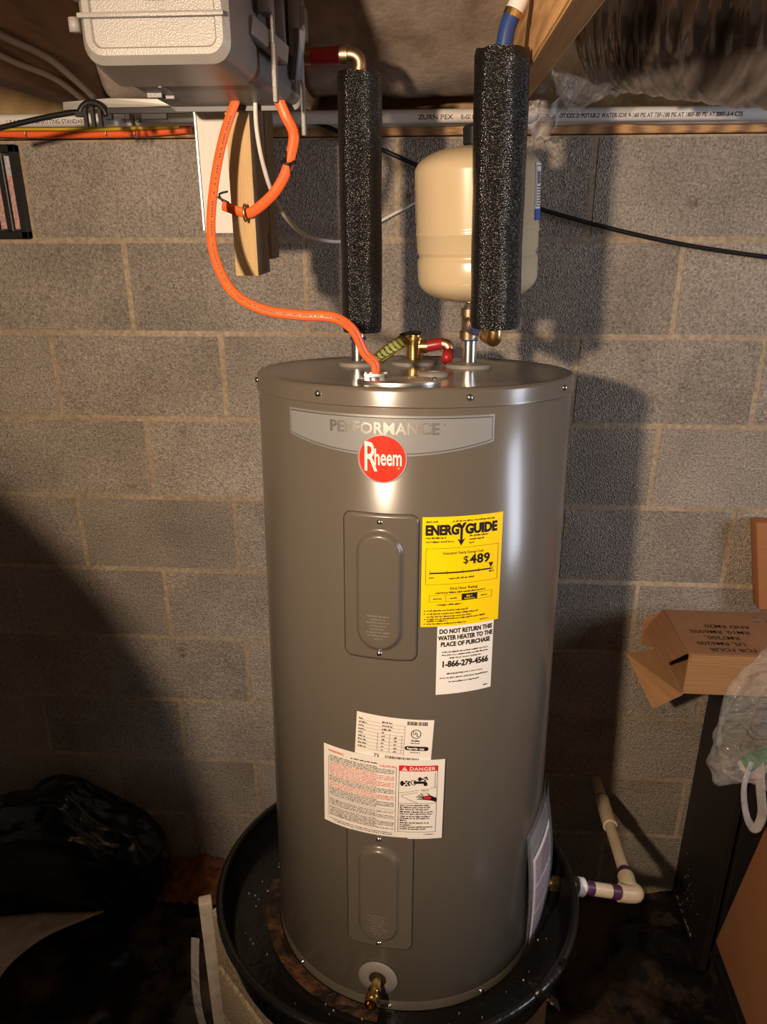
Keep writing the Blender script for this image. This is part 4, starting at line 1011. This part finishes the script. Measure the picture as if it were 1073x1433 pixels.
# cables along the left joist
for i, (zz, r, mat, lb) in enumerate(((2.125, 0.006, 'cable_grey', 'grey cable strung along the dark left joist'), (2.105, 0.005, 'cable_grey', 'thin lower grey cable strung along the dark left joist'))):
    pts = [Vector((-0.660+0.004*math.sin(k*1.7+i), -1.25+0.135*k, zz-0.010*math.sin(k*0.9+i)-(0.03 if k > 7 else 0))) for k in range(9)]
    cable('joist_cable', pts, r, mat, lb, n=8)

# PEX along the wall
def pex(name, x0, x1, y, z0, z1, r, label, texts):
    M = align((x0, y, z0), (x1, y, z1)); o = thing(name, label, 'water pipe', (x0, y, z0)); off = Vector((x0, y, z0))
    mb = MB(); mb.tube([lerp(Vector((x0, y, z0)), Vector((x1, y, z1)), t/12)-off for t in range(13)], r, 20); mb.build('pipe', 'pex_white', o)
    def fn(x, t):
        a = -0.55+t/r; zc = z0+(z1-z0)*(x-x0)/(x1-x0)
        return Vector((x, y-(r+0.0004)*math.cos(a), zc+(r+0.0004)*math.sin(a)))-off
    for t, xa, size, xs in texts:
        mb = MB(); put_text(mb, fn, t, xa, 0, size, 0, 0.012, 'LEFT', xs=xs); mb.build('printed_line', 'print_black', o)
    return o
ya = -0.058
xa = atY(585, 158, ya-0.014).x; xb = atY(645, 158, ya-0.014).x; xc = atY(741, 158, ya-0.014).x; xd = atY(1040, 158, ya-0.014).x
t2 = '8137.5-UPC2-HOT/COLD POTABLE WATER-SDR 9-160 PSI AT 73F-100 PSI AT 180F-80 PSI AT 200F-3-4 CTS'
w2 = max(v_[0] for v_ in text2d(t2, 0.0105, 0.012, 'LEFT')[0])
pex('pex_pipe', -0.62, 1.6, ya, 2.0622, 2.0618, 0.0126, 'long white printed water pipe running along the sill above the block wall',
    [('ZURN PEX', xa, 0.0115, 1.25), ('E-GI EEC', xb, 0.0105, 1.0), (t2, xc, 0.0105, (xd-xc)/w2)])
xl = atY(6, 158, ya-0.014).x
pex('pex_pipe', -1.6, -0.63, ya-0.002, 2.0622, 2.0618, 0.0126, 'white printed water pipe above the orange cable on the left', [('1 3-4 CTS-7 0 80 (FITTING STANDARD', xl, 0.0105, 0.96), ('F2080. FCA', xl+0.242, 0.0105, 0.8)])
# black hanger with a plate above it
hg = thing('pipe_hanger', 'black plastic hanger with a round clip and flat bar under the sill', 'hanger', atY(130, 160, -0.295)); off = Vector(hg.location)
g0 = atY(148, 161, -0.295); g1 = atY(268, 158, -0.295)
mb = MB(); mb.box(Vector((g0.x+0.004, -0.298, g0.z+0.001))-off, Vector((g1.x, -0.291, g0.z+0.0115))-off, bev=0.001, seg=1)
for xs0, xs1 in ((0.000, 0.012), (0.034, 0.044), (0.064, 0.110)): mb.box(Vector((g0.x+xs0, -0.298, g0.z-0.008))-off, Vector((g0.x+xs1, -0.291, g0.z+0.002))-off, bev=0.001, seg=1)
mb.build('bar', 'black_plastic', hg)
ck = atY(130, 160, -0.295)-off
mb = MB(); mb.tube([ck+Vector((0.024*math.cos(PI*k/14), 0, 0.022*math.sin(PI*k/14)-0.004)) for k in range(15)], 0.006, 8)
for x in (-0.013, 0.000, 0.013): mb.box(ck+Vector((x-0.003, -0.004, -0.020)), ck+Vector((x+0.003, 0.004, 0.012)))
mb.box(ck+Vector((-0.030, -0.006, -0.004)), ck+Vector((-0.016, 0.006, 0.004))); mb.build('clip', 'black_plastic', hg)
a0 = atY(88, 143, -0.285); a1 = atY(250, 148, -0.285)
mb = MB(); vs = [(a0.x, -0.287, a0.z-0.012), (a1.x, -0.287, a1.z+0.000), (a1.x-0.012, -0.287, a1.z+0.010), (a0.x+0.08, -0.285, a0.z+0.005), (a0.x, -0.285, a0.z)]
vs = vs+[(x, y+0.002, z) for x, y, z in vs]; mb.add(vs, [(0, 1, 2, 3, 4), (9, 8, 7, 6, 5)]+[(i, i+5, (i+1) % 5+5, (i+1) % 5) for i in range(5)])
tag(mb.build('metal_strap', 'sheet_metal'), 'flat pale metal strip above the black hanger', 'metal strip')

# ================================================================== FOUNDATION VENT
vx1 = bx(-1)-0.003; vx0 = bx(-3)+0.003; vz0, vz1 = WT-BH+0.004, WT-0.010
vent = thing('wall_vent', 'black framed foundation vent set in the top block course', 'vent', ((vx0+vx1)/2, 0, vz0)); off = Vector(vent.location)
mb = MB(); f_ = 0.016
for lo, hi in (((vx0, -0.018, vz0), (vx1, 0.05, vz0+f_)), ((vx0, -0.018, vz1-f_), (vx1, 0.05, vz1)), ((vx0, -0.018, vz0), (vx0+f_, 0.05, vz1)), ((vx1-f_, -0.018, vz0), (vx1, 0.05, vz1))):
    mb.box(Vector(lo)-off, Vector(hi)-off, bev=0.002, seg=1)
mb.build('frame', 'black_plastic', vent)
mb = MB(); mb.box(Vector((vx0+f_, 0.0005, vz0+f_))-off, Vector((vx1-f_, 0.0024, vz1-f_))-off); mb.build('back_plate', 'cable_black', vent)
for k in range(11):
    x = vx1-f_-0.009-k*0.0325
    if x < vx0+0.03: break
    mb = MB(); mb.box(Vector((x-0.0065, -0.008, vz0+f_+0.004))-off, Vector((x+0.0065, -0.005, vz1-f_-0.038))-off); s_ = mb.build('screen_strip', 'mesh_pink', vent)
    mb = MB(); mb.box(Vector((x-0.0065, -0.0085, vz1-f_-0.045))-off, Vector((x+0.0065, -0.0045, vz1-f_-0.006))-off); mb.build('screen_top', 'screen_grey', s_)
    mb = MB(); mb.box(Vector((x-0.0115, -0.013, vz0+f_))-off, Vector((x-0.0095, 0.000, vz1-f_))-off); mb.build('slat', 'brushed_steel', vent)
    mb = MB(); mb.box(Vector((x-0.0235, -0.014, vz0+f_))-off, Vector((x-0.0125, 0.000, vz1-f_))-off, bev=0.002, seg=1); mb.build('slat', 'black_plastic', vent)

# ================================================================== DUCT AND FILM AT THE CEILING
dc = thing('flexible_duct', 'shiny grey-brown wrapped flexible duct slung below the ceiling', 'duct', (0.6, -0.35, 2.05)); off = Vector(dc.location)
path = spline([(0.255, -0.225, 2.225), (0.36, -0.29, 2.205), (0.60, -0.43, 2.158), (0.95, -0.62, 2.145), (1.5, -0.85, 2.16)], 70)
n = 64; vs = []; K = len(path)
for j, p in enumerate(path):
    t = (path[min(j+1, K-1)]-path[max(j-1, 0)]).normalized(); u_ = Vector((0, 0, 1)); u_ = (u_-t*u_.dot(t)).normalized(); w_ = t.cross(u_)
    rad = 0.148*math.sqrt(max(0.0, 1-(1-min(1, (j+1)/41))**2))+0.004
    for i in range(n):
        a = 2*PI*i/n
        r = rad*(1+0.030*nz((j*0.19, math.cos(a)*0.8, math.sin(a)*0.8+3))+0.020*nz((j*0.48+math.cos(a)*1.5, math.cos(a)*1.1, math.sin(a)*1.1))-0.030*(1-abs(nz((j*0.16+math.cos(a)*0.8, math.cos(a)*0.6, math.sin(a)*0.6+9)))*2)**4)
        q = p+u_*(math.cos(a)*r*0.92)+w_*(math.sin(a)*r); q.z = min(q.z, 2.30); vs.append(q-off)
fs = [(j*n+i, j*n+(i+1) % n, (j+1)*n+(i+1) % n, (j+1)*n+i) for j in range(K-1) for i in range(n)]; fs.append(list(range(n))[::-1])
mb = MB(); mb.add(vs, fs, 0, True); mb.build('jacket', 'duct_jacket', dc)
mb = MB()
mb.grid(lambda u, v: (lambda p: p-off)(Vector(((0.157+0.165*u-0.06*v*u), -0.47+0.24*u+0.02*v, 2.078-0.035*math.sin(PI*u)*v+0.012*nz((u*5, v*4, 2))-0.004*v))), 24, 14)
mb.build('film_flap', 'clear_film', dc)
# loose clear vapour film hanging at the joist
mb = MB()
def vf(u, v):
    x = 0.135+0.105*u-0.03*v+0.012*nz((u*4, v*4, 0)); z = 2.115-0.010*u-0.085*v+0.018*nz((u*5, v*3, 4)); y = -0.16+0.020*math.sin(v*5+u*3)+0.03*nz((u*6, v*6, 1))+0.06*v
    if z > 2.068: x = max(x, 0.159)          # clear of the joist's side
    return (x, y, z)
mb.grid(vf, 26, 26); tag(solid(mb.build('vapour_film', 'vapour_film'), 0.0006), 'crumpled translucent plastic film hanging over the sill beside the foam sleeve', 'plastic film')

# ================================================================== RIGHT SIDE: cabinet, cartons, bag
cab = thing('black_cabinet', 'low black cabinet standing against the block wall under the cartons', 'cabinet', (1.0, -0.13, 0)); off = Vector(cab.location)
for nm, lo, hi in (('side_panel', (0.735, -0.262, 0.0), (0.753, -0.006, 0.845)), ('side_panel', (1.45, -0.262, 0.0), (1.468, -0.006, 0.845)), ('top_panel', (0.735, -0.264, 0.845), (1.468, -0.004, 0.863)), ('bottom_panel', (0.753, -0.255, 0.04), (1.45, -0.01, 0.058)), ('back_panel', (0.753, -0.012, 0.058), (1.45, -0.006, 0.845)), ('door', (0.756, -0.280, 0.03), (1.10, -0.264, 0.845)), ('door', (1.104, -0.280, 0.03), (1.465, -0.264, 0.845))):
    mb = MB(); mb.box(Vector(lo)-off, Vector(hi)-off, bev=0.0015, seg=1); p_ = mb.build(nm, 'cabinet_black', cab)
mb = MB(); rnd = random.Random(13)
for _ in range(20):
    y = rnd.uniform(-0.20, -0.02); z = 0.022+rnd.uniform(0, 0.006); s_ = rnd.uniform(0.0006, 0.002); mb.box(Vector((0.7335, y-s_*2, z))-off, Vector((0.7352, y+s_*2, z+s_))-off)
for _ in range(22):
    y = rnd.gauss(-0.11, 0.03); z = max(0.03, rnd.gauss(0.12, 0.04)); s_ = rnd.uniform(0.0004, 0.0012); mb.box(Vector((0.7337, y-s_, z))-off, Vector((0.7352, y+s_*1.6, z+s_*1.2))-off)
tag(mb.build('chipped_edge', 'chip_white', cab), kind='stuff')
# open carton on the cabinet
oc_ = thing('open_carton', 'small open brown carton with upside-down black printing on the black cabinet', 'carton', (0.77, -0.15, 0.863)); off = Vector(oc_.location)
cx0, cx1, cy0, cy1, cz0, cz1 = 0.572, 0.965, -0.252, -0.050, 0.864, 0.972
th = 0.004
def plank(name, lo, hi, mat, par=oc_, bev=0.0012): mb = MB(); mb.box(Vector(lo)-off, Vector(hi)-off, bev=bev, seg=1); return mb.build(name, mat, par)
# lies on its side: printed face on top, left end open with flaps
top = plank('printed_face', (cx0, cy0, cz1-th), (cx1, cy1, cz1), 'cardboard_dark')
plank('bottom_face', (cx0, cy0, cz0), (cx1, cy1, cz0+th), 'cardboard'); plank('front_face', (cx0+0.002, cy0, cz0), (cx1, cy0+th, cz1-th), 'cardboard'); plank('rear_face', (cx0, cy1-th, cz0), (cx1, cy1, cz1-th), 'cardboard_dark'); plank('right_end', (cx1-th, cy0, cz0), (cx1, cy1, cz1), 'cardboard_dark')
plank('edge_band', (cx0+0.006, cy0-0.003, cz1-0.022), (cx1, cy0+0.001, cz1-0.003), 'cardboard')
def flap(name, corners, mat, t=0.004, par=oc_):
    c = [Vector(q)-off for q in corners]; nrm = (c[1]-c[0]).cross(c[2]-c[0]).normalized()*t; k = len(c)
    mb = MB(); mb.add(c+[q+nrm for q in c], [list(range(k))[::-1], list(range(k, 2*k))]+[(i, (i+1) % k, (i+1) % k+k, i+k) for i in range(k)]); return mb.build(name, mat, par)
f1 = flap('top_flap', [(cx0, cy0+0.004, cz1-0.002), (cx0, cy1, cz1-0.002), (cx0-0.045, cy1-0.012, cz1-0.048), (cx0-0.042, cy0+0.03, cz1-0.052)], 'cardboard_dark')
f2 = flap('rear_flap', [(cx0, cy1, cz0), (cx0, cy1, cz1-0.004), (cx0-0.050, cy1-0.020, cz1-0.016), (cx0-0.052, cy1-0.024, cz0+0.020)], 'cardboard')
f3 = flap('bottom_flap', [(cx0, cy1-0.006, cz0+0.002), (cx0, cy0, cz0+0.002), (cx0-0.058, cy0+0.010, cz0-0.046), (cx0-0.082, cy1-0.020, cz0-0.010)], 'cardboard')
mb = MB(); fnc = lambda x, y: Vector((0.80-x, -0.205-y*1.0, cz1+0.0008))-off
def ftop(x, y): return Vector((0.735-x, -0.232+0.0-(-y), cz1+0.0008))-off
for i, t in enumerate(('FOR FOUR', 'US, RM6200', 'RM7200,', 'RM10, RM6000,', 'AND RM20')):
    vs_, fs_ = text2d(t, 0.0205, 0.004, 'RIGHT', 1.05)
    ends = (-0.085+0.0, -0.062, -0.092, -0.058, -0.108)
    mb.add([Vector((0.676+(-ends[i]-0.062)*0.9-(a)-0.0+(-0.072), -0.247+0.012+i*0.026+0.0-(b_)+0.010, cz1+0.0008))-off for a, b_ in vs_], fs_)
mb.build('lettering', 'print_black', top)
mb = MB()
for q in range(9):
    x = 0.775+0.05*random.random(); y = -0.06-0.05*random.random(); put_disc(mb, lambda a, c: Vector((a, c, cz1+0.0006))-off, x, y, 0.004+0.006*random.random(), 0, 9, 0.004)
mb.build('stain', 'print_grey', top)
# tall carton standing behind, against the wall
c3 = atY(1050, 745, -0.02)
bb = thing('tall_carton', 'tall brown carton standing on the cabinet against the wall', 'carton', (0.97, -0.03, 0.863)); off = Vector(bb.location)
mb = MB(); mb.box(Vector((0.800, -0.046, 0.976))-off, Vector((1.30, -0.006, 1.205))-off, bev=0.003); mb.add([Vector((0.800, -0.046, 0.976))-off]*0, [])
mb.v = [(v_[0]-(0.045 if v_[2] > 0.2 and v_[0] < 0 else 0), v_[1], v_[2]) for v_ in mb.v]
mb.build('carton_body', 'cardboard_red', bb)
mb = MB(); mb.box(Vector((0.968, -0.046, 0.864))-off, Vector((1.30, -0.006, 0.976))-off, bev=0.003); mb.build('carton_base', 'cardboard_red', bb)
# large carton leaning in front of the cabinet, on a black crate
crate = thing('black_crate', 'black crate under the big brown carton in front of the cabinet', 'crate', (1.03, -0.60, 0)); off = Vector(crate.location)
mb = MB(); sl = math.tan(math.radians(8.5)); zc = lambda x: 0.1997-(x-0.721)*sl
vs = [Vector((x, y, z))-off for z_ in (0, 1) for x, y in ((0.755, -0.87), (1.312, -0.87), (1.312, -0.32), (0.755, -0.32)) for z in ((zc(x) if z_ else -0.005),)]
mb.add(vs, [(0, 3, 2, 1), (4, 5, 6, 7), (0, 1, 5, 4), (1, 2, 6, 5), (2, 3, 7, 6), (3, 0, 4, 7)]); mb.build('crate_body', 'cabinet_black', crate)
mb = MB(); mb.box(Vector((0.748, -0.935, 0.070))-off, Vector((1.41, -0.295, 0.098))-off, bev=0.004); mb.build('crate_rim', 'black_plastic', crate)
bc = thing('big_carton', 'big brown carton leaning in front of the black cabinet', 'carton', (0.721, -0.335, 0.200), (0, math.radians(8.5), 0))
mb = MB(); mb.box((0.0, -0.52, 0.0), (0.60, 0.0, 0.565), bev=0.004); cbody = mb.build('carton_body', 'cardboard_red', bc)
for tri in ([(-0.0006, -0.02, 0.03), (-0.0006, -0.05, 0.085), (-0.0006, -0.015, 0.10)], [(-0.0006, -0.14, 0.012), (-0.0006, -0.165, 0.06), (-0.0006, -0.20, 0.012)]):
    mb = MB(); mb.add(tri, [(0, 1, 2)]); mb.build('scuff_mark', 'cardboard_dark', cbody)
mb = MB(); mb.box((0.0, -0.53, 0.566), (0.30, 0.01, 0.570), bev=0.001, seg=1); mb.build('top_flap', 'cardboard_red', bc)
# clear bag
bag = thing('clear_bag', 'clear plastic bag of packaged goods lying on the big carton', 'plastic bag', (0.80, -0.40, 0.61)); off = Vector(bag.location)
def blob(cx, cy, cz, sx, sy, sz, amp, sc, nu=60, nv=40, seed=0.0, pinch=None):
    vs = []; 
    for j in range(nv+1):
        ph = PI*j/nv
        for i in range(nu):
            a = 2*PI*i/nu; d = Vector((math.sin(ph)*math.cos(a), math.sin(ph)*math.sin(a), math.cos(ph)))
            sq = Vector([math.copysign(abs(c)**0.6, c) for c in d])
            k = 1+amp*(fb(d*sc+Vector((seed, seed*0.7, 1)), 1.0, 3))
            # creases
            k -= amp*0.35*abs(nz(d*sc*2.3+Vector((seed, 2, 0))))
            p = Vector((cx+sq.x*sx*k, cy+sq.y*sy*k, cz+sq.z*sz*k))
            if pinch: p = pinch(p)
            vs.append(p)
    fs = [(j*nu+i, j*nu+(i+1) % nu, (j+1)*nu+(i+1) % nu, (j+1)*nu+i) for j in range(nv) for i in range(nu)]
    return vs, fs
vs, fs = blob(0.795, -0.405, 0.920, 0.190, 0.058, 0.190, 0.20, 1.6, 96, 64, 2.0)
vs = [Vector((p.x-0.03*max(0, (0.84-p.z)/0.16)*(1 if p.x < 0.79 else 0.2)+0.05*max(0, (p.z-0.94)/0.16), p.y, max(p.z, 0.725 if p.x < 0.795 else 0.767-(p.x-0.805)*0.149)))-off for p in vs]
mb = MB(); mb.add(vs, fs, 0, True); mb.build('film', 'bag_film', bag)
mb = MB(); M = Matrix.Translation(Vector((0.725, -0.415, 0.845))-off) @ Matrix.Rotation(math.radians(-36), 4, 'Y') @ Matrix.Rotation(math.radians(20), 4, 'X')
mb.box((-0.085, -0.014, -0.034), (0.16, 0.012, 0.018), 0, M, bev=0.006)
it = mb.build('packet', 'bulk_white', bag); it['label'] = 'pale packet with green and pink print inside the bag'
mb = MB(); mb.box((-0.075, -0.0155, 0.004), (0.16, 0.0135, 0.0195), 0, M, bev=0.002); mb.build('green_stripe', 'green_print', it)
mb = MB(); mb.box((-0.02, -0.0165, -0.008), (0.005, 0.0, 0.002), 0, M, bev=0.002); mb.box((-0.075, -0.0165, -0.030), (-0.05, 0.0, -0.022), 0, M); mb.build('pink_stripe', 'pink_print', it)
mb = MB(); M = Matrix.Translation(Vector((0.885, -0.400, 0.85))-off); mb.box((-0.07, -0.03, -0.06), (0.08, 0.03, 0.05), 0, M, bev=0.01); mb.build('packet', 'cardboard_dark', bag)
# hanging handle loop
hp = [atY(1052, 1066, -0.43), atY(1041, 1100, -0.45), atY(1044, 1140, -0.455), atY(1056, 1160, -0.455), atY(1066, 1140, -0.45), atY(1064, 1105, -0.445), atY(1062, 1066, -0.43)]
mb = MB(); mb.tube([p-off for p in spline(hp, 6)], 0.0095, 10, rr=0.3, up=(0, 0.2, 1)); mb.build('handle_loop', 'vapour_film', bag)

# ================================================================== LEFT SIDE: bin bag, sheet, soil
vs, fs = blob(-1.030, -0.130, 0.170, 0.275, 0.105, 0.200, 0.20, 1.5, 90, 56, 6.0)
o0 = Vector((-1.035, -0.19, 0.0))
def shape(p):
    x = p.x; k = 1.06-1.75*max(0, x+0.985)-1.0*max(0, -1.06-x); k += 0.10*nz((x*9, p.y*9, p.z*7))
    y = min(p.y, -0.012)
    return Vector((x, y, max(p.z*k, -0.004)))-o0
mb = MB(); mb.add([shape(p) for p in vs], fs, 0, True); o = tag(mb.build('trash_bag', 'trash_bag'), 'stuffed black trash bag slumped against the foot of the wall', 'trash bag'); o.location = o0
vs, fs = blob(-1.80, -0.20, 0.12, 0.20, 0.15, 0.17, 0.2, 1.5, 60, 40, 9.0); o0 = Vector((-1.80, -0.20, 0))
mb = MB(); mb.add([Vector((p.x, min(p.y, -0.012), max(p.z, -0.004)))-o0 for p in vs], fs, 0, True); o = tag(mb.build('trash_bag', 'trash_bag'), 'low black trash bag beyond the bigger slumped one', 'trash bag'); o.location = o0
# pale sheet on the ground
W0 = Vector((-1.3, -0.42, 0))
cor = [atZ(-60, 1268, 0.03), atZ(147, 1271, 0.03), atZ(62, 1312, 0.03), atZ(36, 1340, 0.03), atZ(0, 1378, 0.03), atZ(-120, 1400, 0.03)]
A_, B_, C_, D_ = atZ(-160, 1285, 0.05), atZ(147, 1273, 0.05), atZ(-8, 1392, 0.05), atZ(-230, 1420, 0.05)
def shf(u, v):
    top_ = A_.lerp(B_, u); bot = D_.lerp(C_, u); p = top_.lerp(bot, v)
    bend = 0.05*math.sin(PI*v)*u*u
    return Vector((p.x-bend, p.y, 0.045+0.025*math.sin(v*2.2)*u+0.012*nz((u*3, v*3, 0))))
mb = MB(); mb.grid(shf, 20, 14); tag(solid(mb.build('pale_sheet', 'pale_board'), 0.004), 'pale flat sheet lying in front of the black trash bag', 'sheet')
mb = MB(); mb.grid(lambda u, v: (-0.80+0.24*u, -0.135+0.12*v, -0.01+0.085*v*(0.7+0.5*nz((u*5, v*3, 1)))*math.sin(PI*(0.1+0.85*u))+0.015*nz((u*14, v*9, 4))), 30, 16)
tag(mb.build('red_soil', 'soil'), 'heap of red clay soil at the foot of the wall', 'soil', kind='stuff')
# unseen upright shape, added out of frame to shade the left wall
blocker = thing('unseen_shadow_blocker', 'tall unseen shadow blocker added on the floor away from the heater', 'shadow blocker', (-0.97, -1.38, 0))
mb = MB(); prof = [(0.0001, 0.0), (0.40, 0.0), (0.43, 0.04), (0.435, 0.7), (0.43, 1.40), (0.41, 1.50), (0.375, 1.59), (0.33, 1.67), (0.28, 1.74), (0.22, 1.79), (0.12, 1.83), (0.0001, 1.84)]
mb.lathe(prof, 40); mb.build('blocker_body', 'ground_sheet', blocker)
